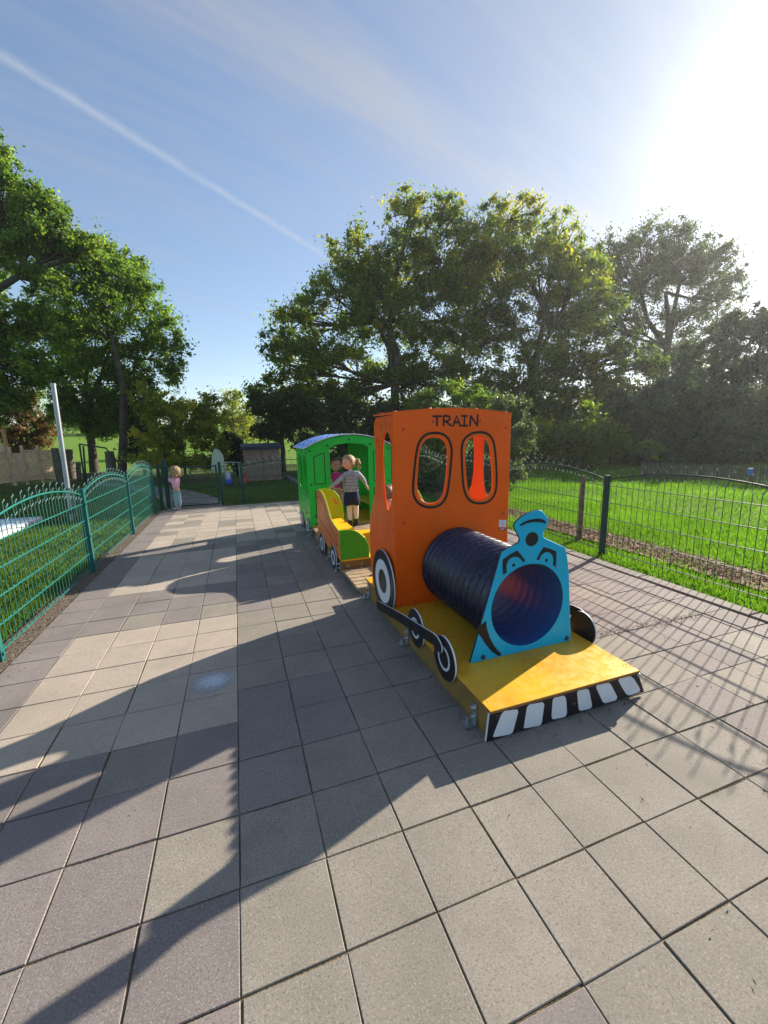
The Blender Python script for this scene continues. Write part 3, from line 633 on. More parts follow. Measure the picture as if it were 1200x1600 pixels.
# ---- green wagon
GX0, GX1, GY0, GY1 = .98, 2.29, 6.18, 7.33
gw = empty('green_wagon', (1.62, 6.75, 0), 'green covered wagon with arched pale blue roof and open doorway', 'play wagon')
mb = MB(); mb.box((GX0+.03, GY0+.01, 0), (GX1-.03, GY0+.05, PZ-.018)); mb.box((GX0+.03, GY1-.05, 0), (GX1-.03, GY1-.01, PZ-.018)); mb.box((GX0+.03, GY0+.052, 0), (GX0+.07, GY1-.052, PZ-.018)); mb.box((GX1-.07, GY0+.052, 0), (GX1-.03, GY1-.052, PZ-.018))
pf = mb.build('platform', M['ochre'], gw)
plate('deck_board', pf, [(GX0+.022, GY0-.012), (GX1-.022, GY0-.012), (GX1-.022, GY1), (GX0+.022, GY1)], [], ((0, 0, PZ), (1, 0, 0), (0, 1, 0), (0, 0, 1)), .017, M['yellow'], M['yellow_seat'], .002)
def arch_z(x, lo, hi): u_ = (x-(GX0+GX1)/2)/((GX1-GX0)/2+.03); return lo+(hi-lo)*(1-abs(u_)**2.1)
archp = [(GX1-(GX1-GX0)*k/16, arch_z(GX1-(GX1-GX0)*k/16, 1.325, 1.512)) for k in range(17)]
dl, dr = 1.318, 1.918
door = [(dl, PZ+.004), (dl, 1.375)]+[(dl+(dr-dl)*k/8, 1.385+.028*math.sin(math.pi*k/8)) for k in range(1, 8)]+[(dr, 1.375), (dr, PZ+.004)]
for nm, y_, FRM, ny in (('front_wall', GY0, FRONT, -1), ('back_wall', GY1, BACK, 1)):
    # a doorway open down to the floor: one outline
    olx = [(GX0-.004, PZ+.002), (dl, PZ+.002)]+door[1:-1]+[(dr, PZ+.002), (GX1+.004, PZ+.002)]+archp
    if nm == 'back_wall':
        olx = [(GX0-.004, PZ+.002), (GX1+.004, PZ+.002)]+archp; hs = [[(1.32, .50), (1.905, .50), (1.905, 1.385), (1.61, 1.42), (1.32, 1.385)]]
    else: hs = []
    fw_ = plate(nm, gw, olx, hs, FRM(y_), .018, M['green'], M['lime'] if 0 else M['green'], .002)
    if nm == 'front_wall':
        for q_ in ([(1.07, .80), (1.24, .80), (1.24, 1.275), (1.07, 1.215)], [(1.07, .27), (1.24, .27), (1.24, .70), (1.07, .70)],
                   [(2.0, .80), (2.18, .80), (2.18, 1.215), (2.0, 1.275)], [(2.0, .27), (2.18, .27), (2.18, .70), (2.0, .70)]):
            q_ = ccw(q_); decal('engraved_line', fw_, q_, [offset(q_, .012)], FRM(y_), M['ink'])
        lint = [(dl-.06, 1.345), (dl-.02, 1.332), (dl+.04, 1.345)]+[(dl+.04+(dr-dl-.08)*k/10, 1.365+.032*math.sin(math.pi*k/10)) for k in range(11)]+[(dr-.04, 1.345), (dr+.02, 1.332), (dr+.06, 1.345), (dr+.08, 1.375)]+[(dr+.07-(dr-dl+.14)*k/10, min(arch_z(dr+.07-(dr-dl+.14)*k/10, 1.325, 1.512)-.006, 1.51)) for k in range(11)]+[(dl-.08, 1.375)]
        lt = plate('lintel', fw_, lint, [], FRM(y_-.013), .012, M['green'], M['green'], .003)
        for x_, z_ in ((dl-.03, 1.375), (dl+.30, 1.452), (dr+.03, 1.375)): bolt(lt, (x_, y_-.013, z_), (0, -1, 0), 'blackbolt', 1.2)
    for x_, z_ in ((1.02, 1.30), (1.02, .80), (1.06, .32), (1.06, .20), (2.25, 1.30), (2.25, .80), (2.22, .32), (2.22, .20)): bolt(fw_, (x_, y_, z_), (0, ny, 0), 'blackbolt', 1.1)
def arched(y0, y1, z0, z1):
    m_ = (y0+y1)/2; r_ = (y1-y0)/2
    return [(y0, z0+.03), (y0+.02, z0), (y1-.02, z0), (y1, z0+.03)]+[(m_+r_*math.cos(a), z1-r_+r_*math.sin(a)) for a in [math.pi*k/10 for k in range(11)]]
wins = [arched(6.30, 6.68, .69, 1.215), arched(6.79, 7.17, .69, 1.215)]
for x_, FRM, nx in ((GX0, LEFT, -1), (GX1, RIGHT, 1)):
    sd = plate('side_wall', gw, [(GY0+.004, PZ-.03), (GY1-.004, PZ-.03), (GY1-.004, 1.315), (GY0+.004, 1.315)], wins, FRM(x_), .018, M['green'], M['green'], .002)
    for w_ in wins:
        wo = offset(ccw(w_), -.012); decal('window_outline', sd, ccw(offset(wo, -.008)), [wo], FRM(x_), M['ink'])
    for z_ in (.36, .60):
        decal('engraved_line', sd, [(GY0+.03, z_), (GY1-.03, z_), (GY1-.03, z_+.009), (GY0+.03, z_+.009)], [], FRM(x_), M['ink'])
    for yy, zz in ((6.24, 1.27), (6.75, 1.27), (7.27, 1.27), (6.24, .66), (7.27, .66), (6.24, .22), (7.27, .22), (6.50, .32), (7.0, .32)): bolt(sd, (x_, yy, zz), (nx, 0, 0), 'blackbolt', 1.1)
    for c_ in ((6.42, .125), (7.02, .125)): wheel(gw, FRM(x_+nx*.022), c_, .14, .05, .09)
# benches along the inside
for x0_, x1_ in ((1.0, 1.28), (1.96, 2.27)):
    plate('bench_seat', gw, [(x0_, GY0+.2), (x1_, GY0+.2), (x1_, GY1-.02), (x0_, GY1-.02)], [], ((0, 0, .42), (1, 0, 0), (0, 1, 0), (0, 0, 1)), .02, M['yellow'], M['yellow'], .003)
# roof
mbx = MB(); K = 20; xs = [GX0-.05+(GX1-GX0+.1)*k/K for k in range(K+1)]
def rz_(x): u_ = (x-(GX0+GX1)/2)/((GX1-GX0)/2+.05); return 1.332+.195*(1-abs(u_)**2.0)
ya, yb_ = GY0-.035, GY1+.035; th = .013
vs = [(x, y, rz_(x)+dz) for dz in (0, th) for y in (ya, yb_) for x in xs]; n_ = K+1
for k in range(K):
    mbx.add([vs[k], vs[k+1], vs[n_+k+1], vs[n_+k]], [(0, 3, 2, 1)], 0, True)
    mbx.add([vs[2*n_+k], vs[2*n_+k+1], vs[3*n_+k+1], vs[3*n_+k]], [(0, 1, 2, 3)], 0, True)
    mbx.add([vs[k], vs[k+1], vs[2*n_+k+1], vs[2*n_+k]], [(0, 1, 2, 3)], 1); mbx.add([vs[n_+k], vs[n_+k+1], vs[3*n_+k+1], vs[3*n_+k]], [(0, 3, 2, 1)], 1)
mbx.add([vs[0], vs[n_], vs[3*n_], vs[2*n_]], [(0, 1, 2, 3)], 1); mbx.add([vs[K], vs[n_+K], vs[3*n_+K], vs[2*n_+K]], [(0, 3, 2, 1)], 1)
rf = mbx.build('roof', [M['roof_blue'], M['white']], gw)
for x_ in (1.0, 1.12, 1.3, 1.5, 1.7, 1.9, 2.1, 2.25):
    for y_ in (GY0+.01, GY0+.4, GY0+.8, GY1-.01): bolt(rf, (x_, y_, rz_(x_)+th), (0, 0, 1), 'blackbolt', 1.0)
bracket(gw, (1.0, 6.26, 0)); bracket(gw, (1.0, 6.72, 0))

# ------------------------------------------------------------------ fences
def fence_panel(root, p0, p1, rails, arch, mats, inward, base=.04, nb=None, tipdir=1):
    """rails between two posts, an arched top rail, vertical wires that pass it and end in bent tips"""
    p0 = Vector(p0); p1 = Vector(p1); d = p1-p0; Ln = d.length; t = d.normalized(); inw = Vector(inward)
    for z in rails:
        mb = MB()
        for s_ in (-.006, .006): mb.tube([p0+inw*s_+Vector((0, 0, z)), p1+inw*s_+Vector((0, 0, z))], .0036, 5)
        mb.build('rail', mats[0], root)
    az = lambda u: arch[0]+(arch[1]-arch[0])*math.sin(math.pi*u)**.8
    mb = MB(); mb.tube([p0+t*(Ln*k/16)+Vector((0, 0, az(k/16))) for k in range(17)], .0085, 6); mb.build('arched_rail', mats[0], root)
    nb = nb or int(Ln/.075)
    for k in range(nb):
        u = (k+.5)/nb; z = az(u); q = p0+t*(Ln*u); s_ = 1 if k % 2 else -1
        mb = MB(); sd = t*s_*.016*tipdir
        tip = .095 if k % 2 else .045
        a = Vector((0, 0, 0)); b = Vector((0, 0, z-.085-base)); c = b+sd+inw*-.006+Vector((0, 0, .05)); e = c+Vector((0, 0, .035+tip-.03)); g_ = e+inw*.015+Vector((0, 0, .026))
        mb.tube([a, b, c, e], .0033, 4); mb.tube([e, g_], [.004, .0042], 4, 1)
        mb.tube([b+inw*.004+Vector((0, 0, .01)), b+inw*.018+sd*.5+Vector((0, 0, .038))], [.004, .0042], 4, 1)
        mb.build('wire', [mats[1], mats[2]], root, loc=q+Vector((0, 0, base)))
def post(root, p, h, mat, w=.03, d=.022):
    mb = MB(); x, y = p[0], p[1]
    mb.box((x-w, y-d, -.02), (x+w, y+d, h), 0, .004); mb.box((x-w-.003, y-d-.003, h-.012), (x+w+.003, y+d+.003, h+.008), 0, .006)
    for z in (h-.17, h-.55, h-.93):
        if z > .04: mb.box((x-w-.01, y-.012, z-.012), (x+w+.01, y+.012, z+.012), 0, .003)
    return mb.build('post', mat, root)
M['wire'] = new_mat('green_wire_paint', (.01, .12, .095), .4, .5)
FM = [M['fence'], M['wire'], M['tip']]
fl = empty('mesh_fence', (-1.7, 5.6, 0), 'teal green wire mesh fence with arched tops along the left edge of the paving', 'fence', 'wire mesh fences round the paving')
ys = [1.36, 3.48, 5.60, 7.68, 9.80]
for y in ys: post(fl, (-1.71, y), .975, M['fence_post'])
for a, b in zip(ys[:-1], ys[1:]): fence_panel(fl, (-1.71, a+.03, 0), (-1.71, b-.03, 0), (.045, .225, .42, .615, .81), (.915, 1.05), FM, (1, 0, 0), nb=28)
fr_ = empty('mesh_fence', (4.12, 3.8, 0), 'dark green wire mesh fence along the right edge beside the bark chip strip', 'fence', 'wire mesh fences round the paving')
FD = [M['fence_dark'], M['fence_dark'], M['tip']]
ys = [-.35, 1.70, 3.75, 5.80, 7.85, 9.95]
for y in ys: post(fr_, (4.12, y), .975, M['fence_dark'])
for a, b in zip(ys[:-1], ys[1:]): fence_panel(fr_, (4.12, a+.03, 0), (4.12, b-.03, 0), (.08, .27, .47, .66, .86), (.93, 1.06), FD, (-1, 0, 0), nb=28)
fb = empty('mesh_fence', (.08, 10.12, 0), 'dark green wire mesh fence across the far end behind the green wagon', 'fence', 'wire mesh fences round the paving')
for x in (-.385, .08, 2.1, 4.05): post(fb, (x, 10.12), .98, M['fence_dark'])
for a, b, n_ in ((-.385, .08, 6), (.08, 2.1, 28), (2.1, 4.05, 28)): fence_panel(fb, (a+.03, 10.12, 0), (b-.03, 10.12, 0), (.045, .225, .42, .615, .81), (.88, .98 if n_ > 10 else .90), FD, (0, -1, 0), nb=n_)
fs_ = empty('mesh_fence', (-1.6, 10.0, 0), 'short dark green fence piece left of the gate', 'fence', 'wire mesh fences round the paving')
post(fs_, (-1.62, 10.10), .98, M['fence_dark'])
gt = empty('garden_gate', (-.95, 10.12, 0), 'green wire mesh gate with a dark lock post where the toddler stands', 'gate')
mb = MB(); mb.box((-1.53, 10.08, -.02), (-1.45, 10.16, 1.08), 0, .004); gp_ = mb.build('gate_post', M['fence_dark'], gt)
mb = MB(); mb.box((-1.56, 10.03, .62), (-1.42, 10.079, .98), 0, .01); mb.build('lock_box', M['fence_dark'], gp_)
mb = MB(); mb.box((-1.40, 10.10, .03), (-1.36, 10.14, .93)); mb.box((-.48, 10.10, .03), (-.44, 10.14, .93)); mb.box((-1.36, 10.105, .03), (-.48, 10.135, .06)); mb.box((-1.36, 10.105, .89), (-.48, 10.135, .92))
mb.build('gate_frame', M['fence_dark'], gt)
for z in (.21, .42, .62, .80):
    mb = MB(); mb.tube([(-1.36, 10.12, z), (-.48, 10.12, z)], .004, 5); mb.build('rail', M['fence_dark'], gt)
mb = MB(); mb.tube([(0, 0, .06), (0, 0, .89)], .003, 5); me = mb.mesh('wire', M['fence_dark'])
for k in range(17): link('wire', me, gt, loc=(-1.32+k*.05, 10.126, 0))

# ------------------------------------------------------------------ far furniture
pp = gnd(113, 815); mb = MB(); mb.tube([(pp.x, pp.y, 0), (pp.x+.05, pp.y, 2.56)], [.043, .038], 16); pl_ = None
pl_ = empty('metal_pole', (pp.x, pp.y, 0), 'tall bare silver metal pole standing on the lawn behind the left fence', 'pole')
mb.build('shaft', M['polemetal'], pl_)
mb = MB(); mb.tube([(pp.x+.004, pp.y, .16), (pp.x+.005, pp.y, .26)], .068, 14); mb.tube([(pp.x+.012, pp.y, .62), (pp.x+.013, pp.y, .65)], .060, 14); mb.build('collar', M['darkmetal'], pl_)
mb = MB(); mb.tube([(pp.x+.10, pp.y, 0), (pp.x+.08, pp.y, .62)], .014, 8); mb.build('brace', M['polemetal'], pl_)
# white edged slab on the lawn
mb = MB(); mb.box((-7.6, 6.4, .0), (-3.66, 9.72, .10), 0, .02); sl = empty('ground_slab', (-5, 8.4, 0), 'low pale blue slab with a white rim lying on the lawn at far left', 'slab')
mb.build('rim', M['white'], sl); mb = MB(); mb.box((-7.45, 6.5, .101), (-3.85, 9.6, .112)); mb.build('top', new_mat('pale_blue_mat', (.36, .50, .62), .6), sl)
# timber slat screen
scn = empty('slatted_screen', (-6.8, 17.8, 0), 'pale timber slatted screen fence with posts beyond the left lawn', 'fence')
def slat_panel(a, b, ztop, zbot, n):
    a = Vector((a[0], a[1], 0)); b = Vector((b[0], b[1], 0)); st = (ztop-zbot)/n
    mb = MB(); t = (b-a); nrm = Vector((t.y, -t.x, 0)).normalized()*.012
    v0 = [a+nrm, b+nrm, b-nrm, a-nrm]
    mb.add([p+Vector((0, 0, zz)) for zz in (.004, st-.004) for p in v0], [(0, 3, 2, 1), (4, 5, 6, 7), (0, 1, 5, 4), (1, 2, 6, 5), (2, 3, 7, 6), (3, 0, 4, 7)]); me = mb.mesh('slat', M['newwood'])
    for k in range(n): link('slat', me, scn, loc=(0, 0, zbot+k*st))
slat_panel((-8.3, 15.9), (-7.58, 18.35), 1.22, .14, 13); slat_panel((-7.22, 18.62), (-6.98, 19.05), 1.26, .14, 13); slat_panel((-6.95, 19.1), (-6.70, 19.55), 1.22, .12, 13)
mb = MB(); mb.box((-7.52, 18.5, .16), (-7.28, 18.53, 1.15)); mb.build('plain_board', M['newwood'], scn)
for x_, y_, h_ in ((-7.56, 18.44, 1.38), (-7.25, 18.56, 1.42), (-6.965, 19.08, 1.40), (-6.68, 19.6, 1.30)):
    mb = MB(); mb.box((x_-.04, y_-.04, 0), (x_+.04, y_+.04, h_)); mb.build('post', M['newwood'], scn)
pt_ = onY(3, 692, 18.8)
tw = empty('play_tower', (pt_.x, 18.8, 0), 'orange brown timber play tower corner above the slatted screen', 'play tower')
mb = MB(); mb.box((pt_.x-.9, 18.7, .0), (pt_.x-.8, 18.8, 1.9)); mb.box((pt_.x+.08, 18.7, 0), (pt_.x+.18, 18.8, 1.9)); mb.box((pt_.x-.9, 18.7, 1.9), (pt_.x+.18, 18.8, 2.02)); mb.build('timber_frame', new_mat('orange_timber', (.5, .26, .1), .7), tw)
mb = MB(); mb.box((pt_.x-.8, 18.72, .9), (pt_.x+.08, 18.78, 1.5)); mb.build('panel', M['newwood'], tw)
# old timber posts and stumps behind the swing frame
for px, top_, bot_, wpx, lab in ((96, 700, 755, 9, 'dark weathered timber post, leftmost behind the silver pole'), (112, 702, 748, 12, 'broad dark timber post between pole and swing frame'), (125, 722, 750, 6, 'short stubby timber post beside the swing frame'), (176, 705, 752, 12, 'broad weathered timber post beneath the left tree')):
    g_ = gnd(px, bot_); t_ = onY(px, top_, g_.y); w_ = wpx/F_PX*g_.y/2
    mb = MB(); mb.tube([(g_.x, g_.y, 0), (g_.x+random.uniform(-.03, .03), g_.y, t_.z*.6), (g_.x+random.uniform(-.04, .04), g_.y, t_.z)], [w_*1.1, w_, w_*.9], 9)
    o = mb.build('timber_post', M['oldwood']); tag(o, lab, 'post', 'weathered timber posts beyond the lawn')
# swing frame
swg = empty('swing_frame', gnd(133, 756), 'dark green metal climbing frame of tubes beyond the left lawn', 'climbing frame')
a = gnd(133, 756); y_ = a.y
P_ = lambda x, y: onY(x, y, y_)
mb = MB(); mb.tube([(a.x, y_, 0), P_(124, 694)], .03, 6); mb.tube([P_(135, 757), P_(130, 697)], .03, 6); mb.tube([P_(124, 694), P_(165, 700)], .03, 6); mb.build('front_frame', M['fence_dark'], swg)
mb = MB(); mb.tube([P_(165, 700), P_(203, 745)], .025, 6); mb.build('diagonal_tube', M['fence_dark'], swg)
# bench edging
mb = MB(); g_ = gnd(107, 748); mb.box((g_.x-.1, g_.y, 0), (g_.x+1.5, g_.y+.1, .2)); tag(mb.build('timber_edging', M['oldwood']), 'low timber edging board beneath the climbing frame', 'edging')
# shed
shx0, shx1, shy = .24, 1.46, 15.2
shd = empty('garden_shed', (.85, shy+.4, 0), 'small pink brown wooden shed with dark flat roof beyond the far fence', 'shed')
n_ = 11; mb = MB(); mb.box((shx0, shy, .004), (shx1, shy+.03, 1.09/n_-.006), 0, .003); me = mb.mesh('board', M['shedwood'])
for k in range(n_): link('board', me, shd, loc=(0, random.uniform(-.003, .003), .02+k*1.09/n_))
mb = MB(); mb.box((shx0, shy+.034, 0), (shx1, shy+.9, 1.1)); mb.build('wall', M['shedwood'], shd)
mb = MB(); mb.box((shx0+.59, shy-.012, .02), (shx0+.62, shy-.004, 1.1)); mb.build('trim', M['oldwood'], shd)
mb = MB(); mb.add([(shx0-.08, shy-.1, 1.10), (shx1+.08, shy-.1, 1.10), (shx1+.08, shy+1, 1.2), (shx0-.08, shy+1, 1.2), (shx0-.08, shy-.1, 1.20), (shx1+.08, shy-.1, 1.20), (shx1+.08, shy+1, 1.3), (shx0-.08, shy+1, 1.3)], [(0, 3, 2, 1), (4, 5, 6, 7), (0, 1, 5, 4), (1, 2, 6, 5), (2, 3, 7, 6), (3, 0, 4, 7)]); mb.build('roof', M['roofdark'], shd)
# pale curved board, bar, toys
cb = [onY(*p, 14.6) for p in ((330, 737), (331, 712), (335, 701), (342, 703), (349, 712), (352, 737))]
o = plate('curved_board', None, [(p.x, p.z) for p in cb], [], FRONT(14.6), .05, new_mat('pale_green_paint', (.42, .50, .36), .5)); tag(o, 'pale green curved board standing under the yellow bush', 'board')
mb = MB(); a = onY(350, 722, 14.4); b = onY(373, 723, 14.4); mb.tube([a, b], .02, 6); mb.tube([a, (a.x, a.y, 0)], .02, 6); mb.tube([b, (b.x, b.y, 0)], .02, 6)
tag(mb.build('metal_bar', M['polemetal']), 'pale metal bar on two legs left of the shed', 'bar')
def toy(px, pb, c1, c2, lab, y):
    g_ = onY(px, pb, y); e = empty('toy_vehicle', (g_.x, y, 0), lab, 'toy')
    mb = MB(); mb.box((g_.x-.10, y-.15, .07), (g_.x+.10, y+.15, .22), 0, .03); mb.build('body', new_mat('toy_paint', c1, .4), e)
    mb = MB(); mb.box((g_.x-.07, y-.02, .22), (g_.x+.07, y+.10, .42), 0, .03); mb.build('seat', new_mat('toy_paint', c2, .4), e)
    for sx in (-1, 1):
        for sy_ in (-.1, .1): mb = MB(); mb.tube([(g_.x+sx*.08, y+sy_, .06), (g_.x+sx*.12, y+sy_, .06)], .06, 10); mb.build('wheel', M['black'], e)
toy(357, 748, (.02, .08, .5), (.5, .5, .6), 'small blue toy vehicle parked left of the shed', 14.3)
toy(382, 748, (.45, .02, .02), (.3, .02, .02), 'small red toy vehicle parked against the shed', 14.3)
# stone edge right of shed
mb = MB(); a = gnd(446, 747); b = gnd(468, 760); n_ = Vector((.12, .12, 0)); mb.add([a, b, b+n_, a+n_]+[p+Vector((0, 0, .1)) for p in (a, b, b+n_, a+n_)], [(0, 1, 5, 4), (4, 5, 6, 7), (1, 2, 6, 5), (3, 0, 4, 7)])
tag(mb.build('stone_edging', M['kerb']), 'grey stone edging strip to the right of the shed', 'edging')
# old post beyond the right fence
g_ = gnd(905, 843); mb = MB(); mb.tube([(g_.x, g_.y, -.02), (g_.x+.005, g_.y, .3), (g_.x, g_.y, .6), (g_.x+.006, g_.y, .90)], [.036, .034, .036, .030], 9)
tag(mb.build('timber_post', M['oldwood']), 'lichen grey round timber post just beyond the right fence', 'post')
# picket fence far right
pk = empty('picket_fence', gnd(1200, 757), 'low pale picket fence below the dark wood at far right', 'fence')
a = gnd(1000, 745); b = gnd(1290, 764); d_ = b-a; n_ = 90
mb = MB(); mb.box((-.018, -.008, 0), (.018, .008, .46), 0, .006); me = mb.mesh('picket', M['oldwood'])
for k in range(n_):
    p = a+d_*(k/n_); o = link('picket', me, pk, loc=(p.x, p.y, 0)); o.rotation_euler = (0, random.uniform(-.04, .04), math.atan2(d_.y, d_.x)); o.scale = (1, 1, random.uniform(.93, 1.06))
for z in (.14, .36): mb = MB(); mb.tube([a+Vector((0, .03, z)), b+Vector((0, .03, z))], .014, 5); mb.build('rail', M['oldwood'], pk)
p_ = onY(1172, 737, gnd(1172, 758).y); mb = MB(); mb.box((p_.x-.10, p_.y-.01, p_.z-.08), (p_.x+.10, p_.y+.01, p_.z+.08)); sg = empty('blue_sign', (p_.x, p_.y, 0), 'small blue sign on a post before the picket fence', 'sign')
mb.build('board', new_mat('blue_sign_paint', (.06, .20, .5), .5), sg); mb = MB(); mb.tube([(p_.x, p_.y+.03, 0), (p_.x, p_.y+.03, p_.z+.1)], .02, 6); mb.build('post', M['oldwood'], sg)

# ------------------------------------------------------------------ foliage
def leaves(centers, radii, counts, size, tone_shift=0, droop=.0, flat=1.0):
    C_ = np.repeat(np.asarray(centers, float), counts, axis=0); Rr = np.repeat(np.asarray(radii, float), counts)
    n = len(C_); d = rng.normal(size=(n, 3)); d /= np.linalg.norm(d, axis=1)[:, None]
    rr = np.minimum(np.abs(rng.normal(size=n)), 1.7)*.66; wide = rng.random(n) < .22; rr[wide] *= 1.5
    ax = rng.normal(size=(len(centers), 3)); ax /= np.linalg.norm(ax, axis=1)[:, None]; ax = np.repeat(ax, counts, axis=0)
    p = C_+(d*.75+ax*(d*ax).sum(1)[:, None]*.85)*(rr*Rr)[:, None]*np.array([1, 1, .85*flat])
    s = size*rng.uniform(.55, 1.35, n)
    a = rng.normal(size=(n, 3)); a[:, 2] -= droop; a /= np.linalg.norm(a, axis=1)[:, None]
    b = rng.normal(size=(n, 3)); b[:, 2] *= .8; b -= (b*a).sum(1)[:, None]*a; b /= np.linalg.norm(b, axis=1)[:, None]
    c = np.cross(a, b)*(.12*s)[:, None]
    q = np.stack([p-a*s[:, None]*.5, p+b*s[:, None]*.27+c, p+a*s[:, None]*.5, p-b*s[:, None]*.27+c], 1)
    ct = np.repeat(rng.normal(size=len(centers))*.16, counts)
    tone = np.clip(.42+ct+rng.normal(size=n)*.14+tone_shift, 0, 1)
    return q.reshape(-1, 3), tone, p
def tree(name, label, cat, blobs, base, leafm, nleaf, size, clumps=9, cr=.28, group=None, trunk_r=.25, barkm='bark', forks=1, tops=None, droop=.2, fill=.8, tone_top=.0):
    """blobs: (px, py, rx_px, rz_px, D); clumps of leaves spread through each blob, limbs running from the trunk into them"""
    root = empty(name, (base[0], base[1], 0), label, cat, group)
    cen, rad, wts = [], [], []; mbk = MB(); base = Vector((base[0], base[1], hill(base[0], base[1])-.1 if math.hypot(base[0], base[1]) > 26 else 0))
    B = [(dep(px, py, D), rx*D/F_PX, rz*D/F_PX) for px, py, rx, rz, D in blobs]
    zs = [b[0].z for b in B]; mid = sum((b[0] for b in B), Vector())/len(B)
    H = max(zs)-base.z; z_low = min(zs); 
    trunk_top = Vector((base.x*.9+mid.x*.1, base.y*.9+mid.y*.1, base.z+max(.25*H, min(z_low-base.z+.1*H, .45*H))))
    tp = [base, base.lerp(trunk_top, .3)+Vector((random.uniform(-.1, .1), 0, 0))*trunk_r*3, base.lerp(trunk_top, .65)+Vector((random.uniform(-.1, .1), 0, 0))*trunk_r*3, trunk_top]
    mbk.tube(tp, [trunk_r*1.25, trunk_r, trunk_r*.9, trunk_r*.75], 10)
    hubs = [trunk_top]
    for k in range(3):
        h_ = trunk_top.lerp(mid+Vector((random.uniform(-1, 1)*H*.12, random.uniform(-1, 1)*H*.1, random.uniform(.0, .15)*H)), .75)
        mbk.tube([trunk_top, trunk_top.lerp(h_, .5)+Vector((random.uniform(-1, 1), random.uniform(-1, 1), 0))*H*.03, h_], [trunk_r*.7, trunk_r*.5, trunk_r*.36], 7); hubs.append(h_)
    for c, rx, rz in B:
        hb = min(hubs, key=lambda h: (h-c).length+(2.5*max(0, h.z-c.z)))
        mm = hb.lerp(c, .5)+Vector((random.uniform(-.1, .1)*rx, random.uniform(-.1, .1)*rx, -.12*rz))
        mbk.tube([hb, mm, c], [trunk_r*.36, trunk_r*.24, trunk_r*.14], 6)
        for k in range(int(clumps*1.7)):
            u = Vector((random.gauss(0, 1), random.gauss(0, 1), random.gauss(0, 1))).normalized()*(random.random()**.4)
            e = c+Vector((u.x*rx, u.y*rx, u.z*rz)); r_ = (rx+rz)/2*cr*random.uniform(.45, 1.3)
            cen.append(e); rad.append(r_); wts.append(r_*r_)
            st = c if random.random() < .5 else mm
            mbk.tube([st, st.lerp(e, .5)+Vector((0, 0, .06*rz)), e+(e-c)*.12], [trunk_r*.13, trunk_r*.08, trunk_r*.025+.003], 4, cap=False)
    wts = np.array(wts); cnt = np.maximum(3, (wts/wts.sum()*nleaf).astype(int))
    q, tone, p = leaves(cen, rad, cnt, size, droop=droop)
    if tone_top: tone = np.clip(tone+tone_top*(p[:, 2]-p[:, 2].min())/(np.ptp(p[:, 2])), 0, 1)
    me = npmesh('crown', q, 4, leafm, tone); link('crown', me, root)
    mbk.build('trunk', M[barkm], root)
    return root
D = 21
def gxy(px, D_): p = dep(px, 700, D_); return (p.x, p.y)
tree('broadleaf_tree', 'tall spreading green tree in the centre behind the orange cab', 'tree',
     [(x, y, a, b, D+dd) for x, y, a, b, dd in ((640, 335, 48, 34, 0), (560, 395, 46, 40, 0), (705, 345, 46, 34, 0), (690, 410, 62, 50, -1), (620, 420, 62, 50, 1), (530, 470, 60, 46, 0), (470, 505, 42, 36, 1), (600, 500, 72, 50, 0), (690, 500, 66, 50, 0), (445, 570, 36, 36, 0), (510, 560, 66, 44, -1), (600, 580, 66, 40, 1), (680, 590, 60, 36, 0), (545, 620, 60, 30, 0), (430, 540, 26, 26, 0), (480, 620, 56, 34, 0), (650, 640, 60, 36, 0), (590, 440, 50, 44, 0), (740, 400, 44, 44, 0), (430, 620, 40, 30, 0))],
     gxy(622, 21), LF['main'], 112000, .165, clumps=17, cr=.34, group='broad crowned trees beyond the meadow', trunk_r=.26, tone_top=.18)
tree('broadleaf_tree', 'tall green tree with yellowing tips right of the central tree', 'tree',
     [(x, y, a, b, D+1+dd) for x, y, a, b, dd in ((795, 345, 48, 36, 0), (870, 375, 44, 36, 0), (770, 410, 50, 44, 0), (840, 430, 60, 46, -1), (910, 410, 38, 40, 0), (780, 490, 60, 50, 0), (870, 500, 66, 50, 1), (930, 470, 40, 40, 0), (735, 450, 50, 50, 1), (730, 540, 56, 50, 1), (760, 600, 60, 40, 1), (810, 640, 60, 34, 0), (900, 430, 40, 40, 0), (850, 580, 70, 46, 0), (930, 560, 56, 46, -1), (990, 545, 40, 26, -1), (1020, 570, 26, 16, -1), (880, 640, 60, 34, -1), (950, 620, 34, 36, -1), (815, 640, 50, 30, 0))],
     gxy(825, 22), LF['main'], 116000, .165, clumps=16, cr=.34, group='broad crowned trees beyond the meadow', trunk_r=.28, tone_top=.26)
tree('airy_tree', 'thin leaved tall tree with fanned branches near the glaring sky at right', 'tree',
     [(x, y, a, b, 32) for x, y, a, b in ((1000, 385, 40, 30), (1060, 368, 36, 26), (1112, 395, 34, 28), (1145, 440, 24, 30), (960, 400, 34, 28), (1060, 420, 50, 32), (1000, 450, 40, 30), (1120, 470, 40, 26), (950, 460, 34, 30), (1050, 500, 60, 26), (1040, 560, 60, 26), (935, 440, 34, 34), (975, 500, 44, 34), (1080, 540, 60, 34), (1020, 420, 50, 40), (1090, 430, 44, 40), (930, 500, 40, 30))],
     gxy(1030, 32), LF['grey'], 62000, .19, clumps=20, cr=.33, trunk_r=.32)
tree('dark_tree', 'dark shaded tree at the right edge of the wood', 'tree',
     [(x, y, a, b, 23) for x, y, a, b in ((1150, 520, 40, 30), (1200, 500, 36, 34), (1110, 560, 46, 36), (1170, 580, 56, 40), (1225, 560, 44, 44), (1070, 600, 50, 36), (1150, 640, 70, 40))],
     gxy(1150, 23), LF['wood'], 45000, .19, clumps=16, cr=.30, trunk_r=.25)
